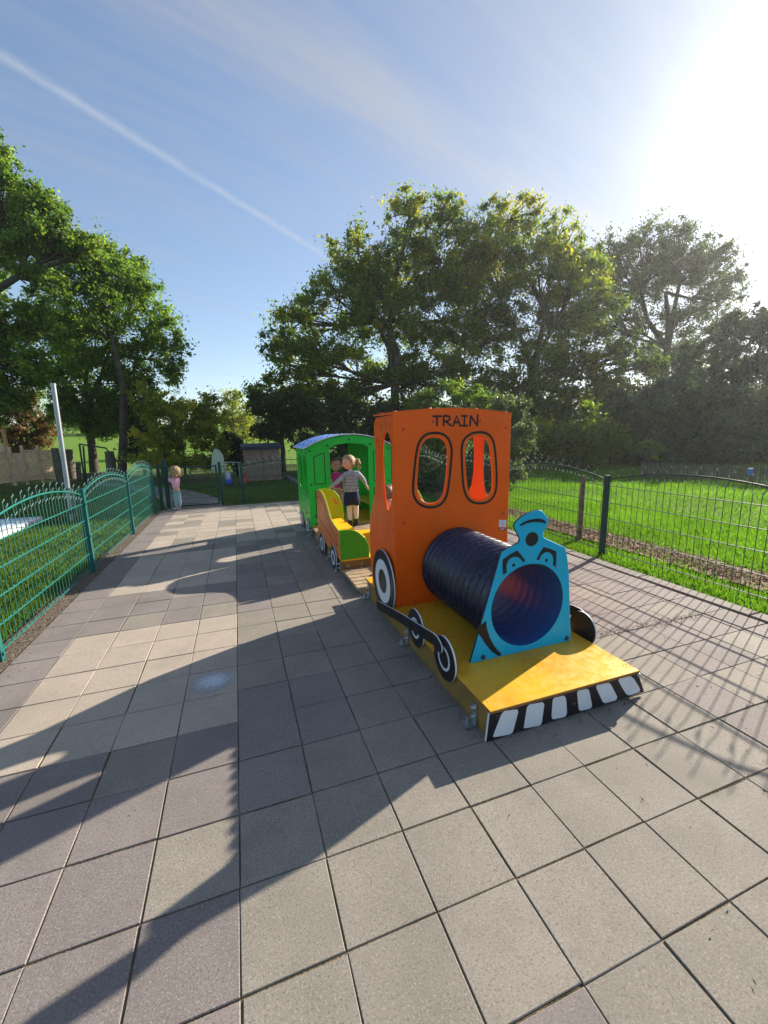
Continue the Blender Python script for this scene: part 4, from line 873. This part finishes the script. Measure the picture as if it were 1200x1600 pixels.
for px, lab, col in ((1010, 'dark shaded hedge tree behind the sapling', 'wood'), (1095, 'dark shaded hedge tree behind the middle of the picket fence', 'wood'), (1185, 'dark shaded hedge tree behind the blue sign', 'wood')):
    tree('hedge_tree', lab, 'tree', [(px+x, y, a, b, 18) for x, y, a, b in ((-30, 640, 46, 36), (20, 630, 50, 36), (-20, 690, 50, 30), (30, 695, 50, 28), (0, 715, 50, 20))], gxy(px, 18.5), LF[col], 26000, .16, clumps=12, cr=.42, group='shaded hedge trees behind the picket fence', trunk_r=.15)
tree('hedge_tree', 'green bushy tree hanging low over the meadow right of the cab', 'tree', [(x, y, a, b, 17) for x, y, a, b in ((880, 670, 50, 36), (930, 690, 46, 30), (850, 700, 50, 26), (900, 715, 46, 16))], gxy(890, 17.5), LF['main'], 26000, .14, clumps=12, cr=.4, trunk_r=.14)
# left side
tree('leaning_tree', 'big green tree reaching in from the left edge with its limb crossing the sky', 'tree',
     [(x, y, a, b, 14) for x, y, a, b in ((-20, 240, 40, 34), (20, 290, 44, 34), (-30, 330, 60, 44), (40, 350, 50, 34), (-40, 410, 50, 40), (90, 385, 50, 26), (10, 520, 46, 36), (-30, 560, 60, 40), (60, 500, 40, 36), (-20, 470, 30, 30), (100, 372, 40, 26), (140, 385, 34, 24), (60, 440, 40, 22), (30, 570, 50, 34), (70, 320, 34, 26), (10, 400, 50, 34), (0, 610, 50, 30))],
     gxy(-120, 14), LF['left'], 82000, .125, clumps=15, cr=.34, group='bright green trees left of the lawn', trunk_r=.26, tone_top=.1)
tree('round_tree', 'bright green round crowned tree with two trunks left of the gate', 'tree',
     [(x, y, a, b, 18+dd) for x, y, a, b, dd in ((130, 400, 50, 30, 0), (190, 405, 36, 26, 0), (215, 450, 46, 36, 0), (130, 460, 56, 40, 0), (180, 510, 66, 44, -1), (245, 520, 40, 36, 0), (270, 560, 26, 30, 0), (110, 545, 60, 40, 0), (230, 580, 50, 30, 0), (160, 600, 66, 36, 0), (100, 620, 44, 36, 0), (190, 650, 50, 24, 0), (130, 660, 46, 20, 0), (60, 590, 30, 30, 1), (160, 440, 60, 40, 0), (150, 560, 70, 44, 0), (100, 500, 50, 40, 0), (210, 620, 50, 30, 0), (140, 640, 60, 30, 0), (200, 670, 50, 18, 0))],
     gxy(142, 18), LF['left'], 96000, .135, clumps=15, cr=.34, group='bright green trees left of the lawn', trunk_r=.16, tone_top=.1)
_g = gnd(190, 753); mb = MB(); mb.tube([(_g.x, _g.y, -.05), (_g.x+.12, _g.y, .8), (_g.x+.28, _g.y, 1.8), (_g.x+.45, _g.y, 3.4), (_g.x+.3, _g.y, 5.2)], [.17, .15, .14, .11, .05], 9)
tag(mb.build('tree_trunk', M['bark']), 'dark second trunk right beneath the round left tree', 'tree')
tree('copper_bush', 'reddish brown leaved bush at the left edge above the slatted screen', 'bush', [(x, y, a, b, 19) for x, y, a, b in ((30, 630, 34, 30), (60, 670, 30, 26), (20, 690, 34, 20))], gxy(35, 19), LF['red'], 14000, .13, clumps=14, cr=.38, trunk_r=.08)
tree('green_bush', 'light green bush at the left picture edge above the screen', 'bush', [(x, y, a, b, 18.5) for x, y, a, b in ((-10, 640, 24, 30), (-20, 670, 30, 26))], gxy(-15, 18.5), LF['left'], 5000, .12, clumps=10, cr=.4, trunk_r=.06)
tree('yellow_bush', 'yellow green loose bush with bare stems behind the toddler and gate', 'bush', [(x, y, a, b, 15) for x, y, a, b in ((250, 640, 30, 28), (300, 650, 32, 26), (270, 680, 40, 26), (320, 690, 22, 22), (235, 690, 30, 26), (260, 715, 50, 14), (320, 660, 26, 26), (275, 650, 36, 30), (300, 720, 40, 14), (330, 640, 22, 24), (225, 620, 24, 24), (345, 700, 16, 20))], (gnd(290, 745).x, gnd(290, 745).y), LF['yellow'], 42000, .095, clumps=13, cr=.34, trunk_r=.05, barkm='bark_pale')
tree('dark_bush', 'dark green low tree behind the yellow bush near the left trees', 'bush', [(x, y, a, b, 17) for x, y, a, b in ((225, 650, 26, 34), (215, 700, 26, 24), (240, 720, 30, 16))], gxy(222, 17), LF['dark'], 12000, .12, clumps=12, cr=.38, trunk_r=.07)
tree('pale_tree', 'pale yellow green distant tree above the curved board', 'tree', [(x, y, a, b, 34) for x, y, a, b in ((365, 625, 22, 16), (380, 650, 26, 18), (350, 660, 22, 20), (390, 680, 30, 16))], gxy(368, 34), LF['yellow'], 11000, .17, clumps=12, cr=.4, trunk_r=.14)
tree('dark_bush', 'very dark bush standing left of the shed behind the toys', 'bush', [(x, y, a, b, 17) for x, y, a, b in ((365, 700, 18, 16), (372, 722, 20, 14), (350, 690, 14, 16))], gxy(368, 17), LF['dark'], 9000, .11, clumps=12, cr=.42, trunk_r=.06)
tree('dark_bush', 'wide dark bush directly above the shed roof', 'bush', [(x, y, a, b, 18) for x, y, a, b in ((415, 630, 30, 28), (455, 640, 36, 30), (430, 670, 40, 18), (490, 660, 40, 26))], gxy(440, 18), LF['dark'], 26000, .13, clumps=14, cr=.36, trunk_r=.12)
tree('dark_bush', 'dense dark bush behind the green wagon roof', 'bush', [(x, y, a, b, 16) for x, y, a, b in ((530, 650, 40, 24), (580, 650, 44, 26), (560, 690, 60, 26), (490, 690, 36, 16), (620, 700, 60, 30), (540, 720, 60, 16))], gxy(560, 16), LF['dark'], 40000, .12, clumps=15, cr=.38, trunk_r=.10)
tree('green_bush', 'yellowish green bush rising just above the orange cab', 'bush', [(x, y, a, b, 13.5) for x, y, a, b in ((715, 612, 34, 20), (660, 630, 28, 20), (755, 635, 36, 22), (700, 660, 60, 24), (640, 660, 24, 20), (690, 710, 60, 30))], gxy(700, 13.5), LF['left'], 26000, .09, clumps=15, cr=.34, trunk_r=.06)
tree('grey_bush', 'grey green bush at the right side of the orange cab', 'bush', [(x, y, a, b, 11.5) for x, y, a, b in ((815, 650, 24, 28), (790, 640, 26, 24), (815, 695, 26, 22), (785, 690, 36, 30), (760, 730, 50, 30), (800, 735, 30, 18))], gxy(795, 11.5), LF['grey'], 30000, .07, clumps=16, cr=.33, trunk_r=.05)
g_ = gnd(1012, 742); tree('sapling', 'slender young sapling in front of the dark wood', 'tree', [(x, y, a, b, dd) for x, y, a, b, dd in ((1008, 692, 12, 7, 14.5), (1024, 700, 13, 6, 14.5), (1000, 697, 9, 6, 14.5), (1020, 712, 10, 5, 14.5))], (g_.x, g_.y), LF['left'], 900, .10, clumps=8, cr=.4, trunk_r=.025)
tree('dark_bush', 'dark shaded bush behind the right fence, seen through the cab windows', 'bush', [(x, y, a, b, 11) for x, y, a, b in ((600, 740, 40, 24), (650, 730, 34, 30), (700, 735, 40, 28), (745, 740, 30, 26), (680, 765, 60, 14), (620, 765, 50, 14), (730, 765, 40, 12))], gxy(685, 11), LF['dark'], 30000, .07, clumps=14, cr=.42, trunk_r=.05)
# far hedge masses
def mass(name, label, lst, n, size, m, cat='wood'):
    cen, rad = [], []
    for px0, px1, py0, py1, D_, k in lst:
        for _ in range(k): cen.append(dep(random.uniform(px0, px1), random.uniform(py0, py1), D_*random.uniform(.97, 1.06))); rad.append(D_*18/F_PX*random.uniform(.7, 1.4))
    cnt = np.full(len(cen), n//len(cen)); q, tone, p = leaves(cen, rad, cnt, size)
    o = link(name, npmesh(name, q, 4, m, tone)); tag(o, label, cat, kind='stuff'); return o
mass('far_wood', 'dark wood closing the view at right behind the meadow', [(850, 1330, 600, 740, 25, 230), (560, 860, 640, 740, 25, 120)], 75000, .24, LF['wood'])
mass('far_wood', 'distant tree line on the rising meadow at left', [(-250, 60, 610, 668, 60, 60), (60, 200, 640, 672, 60, 30), (300, 480, 640, 675, 62, 45)], 20000, .45, LF['left'])

# grass
def grass(name, label, areas, h, m, maxd=99):
    P_ = []
    for x0, x1, y0, y1, k in areas:
        n = int((x1-x0)*(y1-y0)*k); p = np.stack([rng.uniform(x0, x1, n), rng.uniform(y0, y1, n)], 1); P_.append(p)
    p = np.concatenate(P_); n = len(p)
    pn = np.sin(p[:, 0]*2.1+1.3*np.sin(p[:, 1]*1.7))+np.sin(p[:, 1]*2.7+p[:, 0]); hh = h*rng.uniform(.5, 1.3, n)*(1+.18*pn)
    a = rng.uniform(0, 2*math.pi, n); wd = rng.uniform(.0028, .006, n)*(1+p[:, 1]*.06+np.abs(p[:, 0])*.05)
    b = np.stack([p[:, 0], p[:, 1], np.full(n, -.02)], 1); s = np.stack([np.cos(a)*wd, np.sin(a)*wd, np.zeros(n)], 1)
    l = rng.normal(size=(n, 2))*hh[:, None]*.45; t = b+np.stack([l[:, 0], l[:, 1], hh+.02], 1)
    q = np.stack([b-s, b+s, t], 1).reshape(-1, 3); pn2 = np.sin(p[:, 0]*.9+2*np.sin(p[:, 1]*.6))*np.cos(p[:, 1]*1.1+p[:, 0]*.4); tone = np.clip(.42+.13*pn2+.10*pn+rng.normal(size=n)*.17, 0, 1)
    o = link(name, npmesh(name, q, 3, m, tone)); tag(o, label, 'grass', kind='stuff'); return o
grass('lawn_grass', 'short patchy lawn grass behind the left fence', [(-3.2, -1.82, .8, 6, 2600), (-5.0, -1.82, 6, 10, 1100), (-9, -1.82, 10, 16, 380), (-1.82, 4, 10.3, 15, 550)], .045, LF['grass'])
grass('meadow_grass', 'lush bright meadow grass beyond the right fence', [(3.98, 4.45, 0, 10, 3200), (5.15, 7.5, 1, 9, 2300), (7.5, 14, 1, 12, 700), (4.2, 9, 9, 15, 500), (4.45, 5.2, 0, 10, 900)], .040, LF['meadowgrass'])
# bark chips and litter
def flakes(name, label, P_, zr, size, m, cat):
    n = len(P_); a = rng.normal(size=(n, 3))*np.array([1, 1, .35]); a /= np.linalg.norm(a, axis=1)[:, None]
    b = np.cross(a, rng.normal(size=(n, 3))*np.array([.3, .3, 1])); b /= np.linalg.norm(b, axis=1)[:, None]
    s = size*rng.uniform(.4, 1.3, n); p = np.stack([P_[:, 0], P_[:, 1], rng.uniform(*zr, n)], 1)
    q = np.stack([p-a*s[:, None]*.5, p+b*s[:, None]*.2+a*s[:, None]*.1, p+a*s[:, None]*.5, p-b*s[:, None]*.16-a*s[:, None]*.15], 1).reshape(-1, 3)
    o = link(name, npmesh(name, q, 4, m, rng.random(n))); tag(o, label, cat, kind='stuff'); return o
n = 15000; flakes('bark_chips', 'brown bark chips scattered along the strip beyond the right fence', np.stack([rng.normal(4.81, .15, n), rng.uniform(0, 11, n)], 1), (.008, .035), .045, M['mulch2'], 'bark chips')
def pts_on(seglist):
    o_ = []
    for (a, b, sd, n) in seglist:
        t = rng.random(n)[:, None]; p = np.array(a)[None]*(1-t)+np.array(b)[None]*t; o_.append(p+rng.normal(size=(n, 2))*sd)
    return np.concatenate(o_)
g1 = gnd(930, 992); g2 = gnd(1095, 960)
flakes('leaf_litter', 'dark crumbs and dry leaf bits lying on the paving', np.concatenate([pts_on([((1.06, 1.6), (1.0, 3.5), .035, 420), ((.98, 3.6), (.95, 7.3), .03, 300), ((g1.x, g1.y), (g2.x, g2.y), .03, 900), ((2.08, 1.0), (3.9, 1.35), .25, 160), ((1.6, .75), (2.6, .75), .2, 40), ((2.9, 1.0), (2.9, 3.2), .4, 200), ((-1.55, .8), (-1.6, 9.8), .05, 500), ((1.1, 1.53), (2.1, 1.53), .02, 160), ((3.78, 1), (3.8, 6), .04, 300)]), np.stack([rng.uniform(-1.5, 3.7, 110), rng.uniform(.6, 8, 110)], 1)]), (.003, .009), .013, LF['litter'], 'leaf litter')
big = [(372, 921), (256, 863+178), (1072, 1418), (1153, 1480+60), (960, 1370+50), (800, 1290), (180, 1083), (282, 1125)]
bp = np.array([[gnd(a, b).x, gnd(a, b).y] for a, b in ((372, 921), (378, 918), (181, 1049), (88, 1084), (1138, 1418), (1178, 1538), (1112, 1458), (795, 1276), (1080, 1290)) if b > 700])
flakes('fallen_leaves', 'a few larger dark fallen leaves on the paving', bp, (.004, .012), .018, LF['litter'], 'leaves')
# pebbly bits on soil strip
flakes('gravel_bits', 'pale gravel bits in the soil strip under the left fence', np.stack([rng.uniform(-1.8, -1.61, 2600), rng.uniform(.8, 10, 2600)], 1), (.0, .008), .018, M['soil'], 'gravel')

# ------------------------------------------------------------------ people
def skin(name, pts, edges, mat, parent, sub=2, root=0):
    """one continuous body grown round a skeleton: pts = (x, y, z, rx[, ry])"""
    me = bpy.data.meshes.new(name); me.from_pydata([p[:3] for p in pts], edges, []); me.materials.append(mat)
    o = link(name, me, parent)
    sm = o.modifiers.new('skin', 'SKIN'); sm.use_smooth_shade = True
    ly = me.skin_vertices[0].data if len(me.skin_vertices) else None
    if ly is None:
        bpy.context.view_layer.objects.active = o
        ly = me.skin_vertices[0].data
    for k, p in enumerate(pts): ly[k].radius = (p[3], p[4] if len(p) > 4 else p[3]); ly[k].use_root = (k == root)
    s = o.modifiers.new('smooth', 'SUBSURF'); s.levels = sub; s.render_levels = sub
    return o
def ell(mb, c, r, n=14, m=9, mi=0, f=None):
    vs = [];
    for i in range(m+1):
        th_ = math.pi*i/m
        for j in range(n):
            ph = 2*math.pi*j/n; v = Vector((math.sin(th_)*math.cos(ph), math.sin(th_)*math.sin(ph), math.cos(th_)))
            k = f(v) if f else 1; vs.append((c[0]+v.x*r[0]*k, c[1]+v.y*r[1]*k, c[2]+v.z*r[2]*k))
    mb.add(vs, [(i*n+j, (i+1)*n+j, (i+1)*n+(j+1) % n, i*n+(j+1) % n) for i in range(m) for j in range(n)], mi, True)
MS = {'skin': new_mat('child_skin', (.62, .34, .25), .55, .3), 'blond': new_mat('blond_hair', (.42, .29, .15), .6, .3, noise=(60, (.25, .16, .08), .4, .6), bump=(90, .8, .01)),
      'brown': new_mat('light_brown_hair', (.30, .18, .10), .6, .3, noise=(70, (.14, .08, .045), .4, .6), bump=(90, .8, .01)), 'jacket': new_mat('grey_quilted_jacket', (.38, .42, .47), .7, .3, noise=(70, (.16, .18, .21), .4, .6), bump=(30, .6, .01)),
      'navy': new_mat('navy_skirt', (.012, .018, .06), .8, .2), 'tights': new_mat('white_tights', (.62, .55, .52), .8, .2), 'boot': new_mat('black_boots', (.012, .012, .014), .5, .4),
      'magenta': new_mat('magenta_shirt', (.62, .04, .26), .75, .2), 'pinkpat': new_mat('pink_patterned_trousers', (.62, .36, .36), .8, .2, noise=(45, (.45, .12, .12), .5, .6)), 'rose': new_mat('rose_sweater', (.76, .36, .46), .8, .2, bump=(25, .5, .01)),
      'denim': new_mat('light_denim', (.30, .42, .47), .8, .2, noise=(25, (.2, .3, .36), .4, .7)), 'shoe': new_mat('grey_sneakers', (.42, .38, .42), .6, .3), 'dark': M['ink'], 'lip': new_mat('lips', (.5, .14, .12), .5)}
def head(root_o, body, c, r, yaw, hair, tilt=0, style='long', pony=None):
    """head with eyes, nose, mouth, ears and a cap of hair; yaw = direction the face looks, measured from +x"""
    fwd = Vector((math.cos(yaw), math.sin(yaw), 0)); lft = Vector((-math.sin(yaw), math.cos(yaw), 0)); c = Vector(c)
    def loc(a, b, z): return c+fwd*a*r+lft*b*r+Vector((0, 0, z*r))
    mb = MB(); ell(mb, c, (r*.90, r*.90, r*1.08), f=lambda v: 1-.10*max(0, -v.z)); ell(mb, loc(.86, 0, -.12), (r*.12, r*.12, r*.14), 8, 6); ell(mb, loc(.66, .38, -.32), (r*.22,)*3, 8, 6); ell(mb, loc(.66, -.38, -.32), (r*.22,)*3, 8, 6)
    for s in (-1, 1): ell(mb, loc(-.02, s*.88, -.08), (r*.12, r*.12, r*.2), 8, 6)
    hd = mb.build('head', MS['skin'], root_o)
    mb = MB()
    for s in (-1, 1): ell(mb, loc(.80, s*.32, .08), (r*.09, r*.09, r*.07), 8, 6)
    mb.build('eyes', MS['dark'], hd); mb = MB(); ell(mb, loc(.80, 0, -.48), (r*.10, r*.17, r*.05), 8, 6); mb.build('mouth', MS['lip'], hd)
    mb = MB(); n, m = 22, 12; vs = []
    for i in range(m+1):
        for j in range(n):
            ph = 2*math.pi*j/n; cf = math.cos(ph)      # 1 towards the face
            low = (.62 if cf > .55 else (.62-(.55-cf)*1.9 if cf > -.15 else -.72))
            if style == 'short': low = max(low, -.45)
            z = 1.14-(1.14-low)*(i/m); rr = math.sqrt(max(0, 1.18**2-(z/1.02)**2))*.92 if abs(z) < 1.18 else .0
            rr = max(rr, .0 if i == 0 else .12)*(1+.03*math.sin(j*2.7+i*1.3)+.02*math.sin(j*5.1))
            vs.append(c+fwd*(math.cos(ph)*rr*r-.05*r)+lft*math.sin(ph)*rr*r+Vector((0, 0, z*r)))
    mb.add(vs, [(i*n+j, (i+1)*n+j, (i+1)*n+(j+1) % n, i*n+(j+1) % n) for i in range(m) for j in range(n)], 0, True)
    if style == 'curly':
        for k in range(46):
            a = random.uniform(math.pi*.35, math.pi*1.65); z = random.uniform(-.95, .6); ell(mb, loc(math.cos(a)*.82, math.sin(a)*.86, z), (r*random.uniform(.2, .3),)*3, 7, 5)
    if pony:
        pts = [loc(*q) for q in pony[0]]; mb.tube(pts, [x*r for x in pony[1]], 8)
        for k in range(16): q = random.choice(pts[1:]); ell(mb, q+Vector((random.uniform(-1, 1), random.uniform(-1, 1), random.uniform(-1, 1)))*r*.22, (r*.16,)*3, 6, 5)
    if style == 'bun': ell(mb, loc(-.55, 0, .95), (r*.3, r*.3, r*.22), 10, 7)
    mb.build('hair', MS[hair], hd); return hd
def hand(root_o, p, d, s=.045):
    p = Vector(p); d = Vector(d).normalized(); u = d.cross(Vector((0, 1, .2))).normalized(); mb = MB()
    mb.tube([p, p+d*s*.9], [s*.30, s*.36], 8)
    for k, l in enumerate((.75, .9, .85, .65)):
        b = p+d*s*.85+u*(k-1.5)*s*.19; mb.tube([b, b+d*s*l*.5+Vector((0, 0, -.1*s)), b+d*s*l*.85+Vector((0, 0, -.35*s))], [s*.1, s*.09, s*.07], 6)
    b = p+d*s*.25-u*s*.35; mb.tube([b, b+d*s*.35-u*s*.2, b+d*s*.65-u*s*.2], [s*.11, s*.1, s*.08], 6)
    return mb.build('hand', MS['skin'], root_o)

# girl in the quilted jacket, back to the camera, head turned left
gy = 5.92; g = empty('person', (1.57, gy, 0), 'girl in grey quilted jacket, navy skirt and white tights standing before the green doorway', 'person')
fz = .166
skin('body', [(1.57, gy, .60, .075, .06), (1.57, gy, .78, .072, .055), (1.572, gy, .93, .078, .05), (1.565, gy, 1.00, .03), (1.55, gy, 1.05, .03),
              (1.485, gy, .945, .032), (1.37, gy-.03, .865, .024), (1.275, gy-.02, .795, .018), (1.665, gy, .955, .032), (1.745, gy, .87, .024), (1.80, gy+.0, .775, .018),
              (1.525, gy, .52, .056), (1.525, gy-.005, .36, .042), (1.525, gy, .22, .030), (1.525, gy-.01, fz+.03, .026), (1.615, gy, .52, .056), (1.618, gy-.005, .36, .042), (1.62, gy, .22, .026), (1.62, gy-.01, fz+.03, .026)],
     [(0, 1), (1, 2), (2, 3), (3, 4), (2, 5), (5, 6), (6, 7), (2, 8), (8, 9), (9, 10), (0, 11), (11, 12), (12, 13), (13, 14), (0, 15), (15, 16), (16, 17), (17, 18)], MS['tights'], g)
jk = skin('jacket', [(1.565, gy, .645, .124, .085), (1.565, gy, .78, .118, .08), (1.568, gy, .88, .112, .072), (1.572, gy, .955, .085, .058), (1.568, gy, 1.0, .045),
              (1.485, gy, .955, .045), (1.37, gy-.03, .872, .036), (1.275, gy-.02, .80, .028), (1.665, gy, .962, .045), (1.745, gy, .875, .036), (1.79, gy, .79, .028)],
     [(0, 1), (1, 2), (2, 3), (3, 4), (3, 5), (5, 6), (6, 7), (3, 8), (8, 9), (9, 10)], MS['jacket'], g)
for z_ in (.74, .79, .84, .89, .935):
    mb = MB(); mb.tube([(1.567+.121*math.cos(a)*(1 if z_ < .9 else .93), gy+.085*math.sin(a), z_) for a in [2*math.pi*k/20 for k in range(21)]], .0025, 4, cap=False); mb.build('seam', MS['navy'], jk)
mb = MB(); n = 24; vs = []
for z_, rx, ry in ((.70, .098, .07), (.62, .115, .085), (.50, .125, .095), (.50, .115, .085)):
    vs += [(1.564+rx*math.cos(2*math.pi*j/n)*(1+.03*math.sin(j*3)), gy+ry*math.sin(2*math.pi*j/n), z_-.01*math.sin(j)*(z_ < .55)) for j in range(n)]
mb.add(vs, [(i*n+j, i*n+(j+1) % n, (i+1)*n+(j+1) % n, (i+1)*n+j) for i in range(3) for j in range(n)], 0, True); mb.build('skirt', MS['navy'], g)
for x_ in (1.525, 1.62): skin('boot', [(x_, gy, .33, .036), (x_, gy, .24, .036), (x_, gy-.005, fz+.035, .036), (x_-.03, gy+.055, fz+.028, .028)], [(0, 1), (1, 2), (2, 3)], MS['boot'], g)
head(g, None, (1.528, gy, 1.122), .102, R(205), 'blond', pony=([(-.80, .35, .35), (-1.15, .75, .25), (-1.3, .85, -.2), (-1.25, .8, -.75)], [.25, .34, .32, .16]))
hand(g, (1.275, gy-.02, .795), (-.9, 0, -.5)); hand(g, (1.795, gy, .78), (.5, 0, -.9))
# girl in magenta shirt inside the doorway
gy = 6.5; g = empty('person', (1.47, gy, 0), 'girl in magenta shirt and pink patterned trousers inside the green wagon doorway', 'person')
skin('body', [(1.49, gy, .60, .07, .055), (1.48, gy, .76, .068, .05), (1.475, gy, .90, .075, .05), (1.47, gy, .965, .028), (1.39, gy, .89, .03), (1.38, gy-.05, .78, .024), (1.40, gy-.12, .69, .02), (1.56, gy, .89, .03), (1.585, gy-.04, .78, .024), (1.565, gy-.1, .69, .02),
              (1.45, gy, .52, .05), (1.45, gy-.02, .36, .036), (1.45, gy, .20, .028), (1.53, gy, .52, .05), (1.53, gy-.02, .36, .036), (1.53, gy, .20, .028)],
     [(0, 1), (1, 2), (2, 3), (2, 4), (4, 5), (5, 6), (2, 7), (7, 8), (8, 9), (0, 10), (10, 11), (11, 12), (0, 13), (13, 14), (14, 15)], MS['skin'], g)
skin('shirt', [(1.485, gy, .655, .088, .068), (1.48, gy, .80, .084, .064), (1.475, gy, .895, .085, .058), (1.472, gy, .94, .04), (1.395, gy, .895, .042), (1.383, gy-.03, .82, .036), (1.556, gy, .895, .042), (1.575, gy-.03, .82, .036)], [(0, 1), (1, 2), (2, 3), (2, 4), (4, 5), (2, 6), (6, 7)], MS['magenta'], g)
skin('trousers', [(1.487, gy, .72, .085, .066), (1.45, gy, .52, .058), (1.45, gy-.02, .36, .044), (1.45, gy, .23, .038), (1.53, gy, .52, .058), (1.53, gy-.02, .36, .044), (1.53, gy, .23, .038)], [(0, 1), (1, 2), (2, 3), (0, 4), (4, 5), (5, 6)], MS['pinkpat'], g)
for x_ in (1.45, 1.53): skin('shoe', [(x_, gy, .205, .032), (x_, gy-.06, .198, .026)], [(0, 1)], MS['shoe'], g)
head(g, None, (1.468, gy, 1.065), .102, R(285), 'brown'); hand(g, (1.40, gy-.12, .69), (0, -.5, -.8), .04); hand(g, (1.565, gy-.1, .69), (0, -.5, -.8), .04)
# toddler at the gate
gy = 9.88; g = empty('person', (-1.28, gy, 0), 'toddler in rose sweater and light jeans holding the gate with both hands', 'person')
skin('body', [(-1.28, gy, .42, .06, .055), (-1.28, gy, .56, .062, .055), (-1.28, gy, .68, .066, .05), (-1.28, gy, .74, .026), (-1.345, gy+.02, .665, .03), (-1.39, gy+.04, .61, .024), (-1.395, gy+.10, .74, .02), (-1.22, gy+.03, .665, .03), (-1.29, gy+.10, .62, .024), (-1.345, gy+.13, .74, .02),
              (-1.315, gy, .33, .045), (-1.31, gy, .18, .033), (-1.31, gy, .05, .026), (-1.245, gy, .33, .045), (-1.245, gy, .18, .033), (-1.245, gy, .05, .026)],
     [(0, 1), (1, 2), (2, 3), (2, 4), (4, 5), (5, 6), (2, 7), (7, 8), (8, 9), (0, 10), (10, 11), (11, 12), (0, 13), (13, 14), (14, 15)], MS['skin'], g)
skin('sweater', [(-1.28, gy, .445, .092, .078), (-1.282, gy, .57, .098, .08), (-1.285, gy, .665, .090, .066), (-1.283, gy, .715, .05), (-1.345, gy+.02, .665, .046), (-1.39, gy+.04, .612, .040), (-1.397, gy+.085, .70, .030), (-1.225, gy+.03, .665, .046), (-1.29, gy+.10, .62, .038), (-1.345, gy+.125, .70, .030)],
     [(0, 1), (1, 2), (2, 3), (2, 4), (4, 5), (5, 6), (2, 7), (7, 8), (8, 9)], MS['rose'], g)
skin('jeans', [(-1.28, gy, .50, .086, .074), (-1.312, gy, .33, .056), (-1.31, gy, .18, .046), (-1.31, gy, .08, .042), (-1.246, gy, .33, .056), (-1.246, gy, .18, .046), (-1.246, gy, .08, .042)], [(0, 1), (1, 2), (2, 3), (0, 4), (4, 5), (5, 6)], MS['denim'], g)
for x_ in (-1.315, -1.243): skin('shoe', [(x_+.01, gy, .034, .034), (x_-.07, gy+.0, .028, .028)], [(0, 1)], MS['shoe'], g)
head(g, None, (-1.268, gy, .838), .108, R(160), 'blond', style='curly'); hand(g, (-1.397, gy+.1, .735), (-.1, .2, 1), .045); hand(g, (-1.347, gy+.13, .735), (-.1, .2, 1), .045)
# child sitting on the right bench, seen through the cab window
gy = 5.0; g = empty('person', (1.80, gy, 0), 'child with brown hair seen through the narrow cab side window', 'person')
skin('body', [(1.98, gy, .45, .06), (1.93, gy, .56, .06), (1.84, gy, .645, .062), (1.80, gy, .69, .028), (1.85, gy-.08, .63, .028), (1.80, gy-.13, .54, .022), (1.78, gy-.12, .47, .018), (1.85, gy+.08, .63, .028), (1.80, gy+.13, .54, .022), (1.78, gy+.12, .47, .018),
              (1.80, gy-.05, .45, .045), (1.76, gy-.05, .30, .034), (1.75, gy-.05, .20, .026), (1.80, gy+.05, .45, .045), (1.76, gy+.05, .30, .034), (1.75, gy+.05, .20, .026)],
     [(0, 1), (1, 2), (2, 3), (2, 4), (4, 5), (5, 6), (2, 7), (7, 8), (8, 9), (0, 10), (10, 11), (11, 12), (0, 13), (13, 14), (14, 15)], MS['skin'], g)
skin('shirt', [(1.97, gy, .47, .075), (1.93, gy, .56, .078), (1.845, gy, .645, .072), (1.85, gy-.08, .63, .04), (1.80, gy-.13, .54, .032), (1.85, gy+.08, .63, .04), (1.80, gy+.13, .54, .032)], [(0, 1), (1, 2), (2, 3), (3, 4), (2, 5), (5, 6)], new_mat('salmon_shirt', (.66, .26, .18), .8, .2), g)
skin('trousers', [(1.96, gy, .44, .07), (1.80, gy-.05, .45, .055), (1.76, gy-.05, .30, .044), (1.80, gy+.05, .45, .055), (1.76, gy+.05, .30, .044)], [(0, 1), (1, 2), (0, 3), (3, 4)], MS['denim'], g)
head(g, None, (1.775, gy, .775), .095, R(150), 'brown', style='bun')

# ------------------------------------------------------------------ air
hz_m = bpy.data.materials.new('haze_air'); hz_m.use_nodes = True; nt = hz_m.node_tree; nt.nodes.clear()
v_ = nt.nodes.new('ShaderNodeVolumePrincipled'); v_.inputs['Density'].default_value = .0007; v_.inputs['Color'].default_value = (.95, .97, 1, 1); v_.inputs['Anisotropy'].default_value = .55
o_ = nt.nodes.new('ShaderNodeOutputMaterial'); nt.links.new(v_.outputs[0], o_.inputs['Volume'])
mb = MB(); mb.box((-225, -125, -1.2), (225, 325, 22)); hz = mb.build('haze', hz_m); tag(hz, kind='stuff')
sc.cycles.volume_bounces = 1
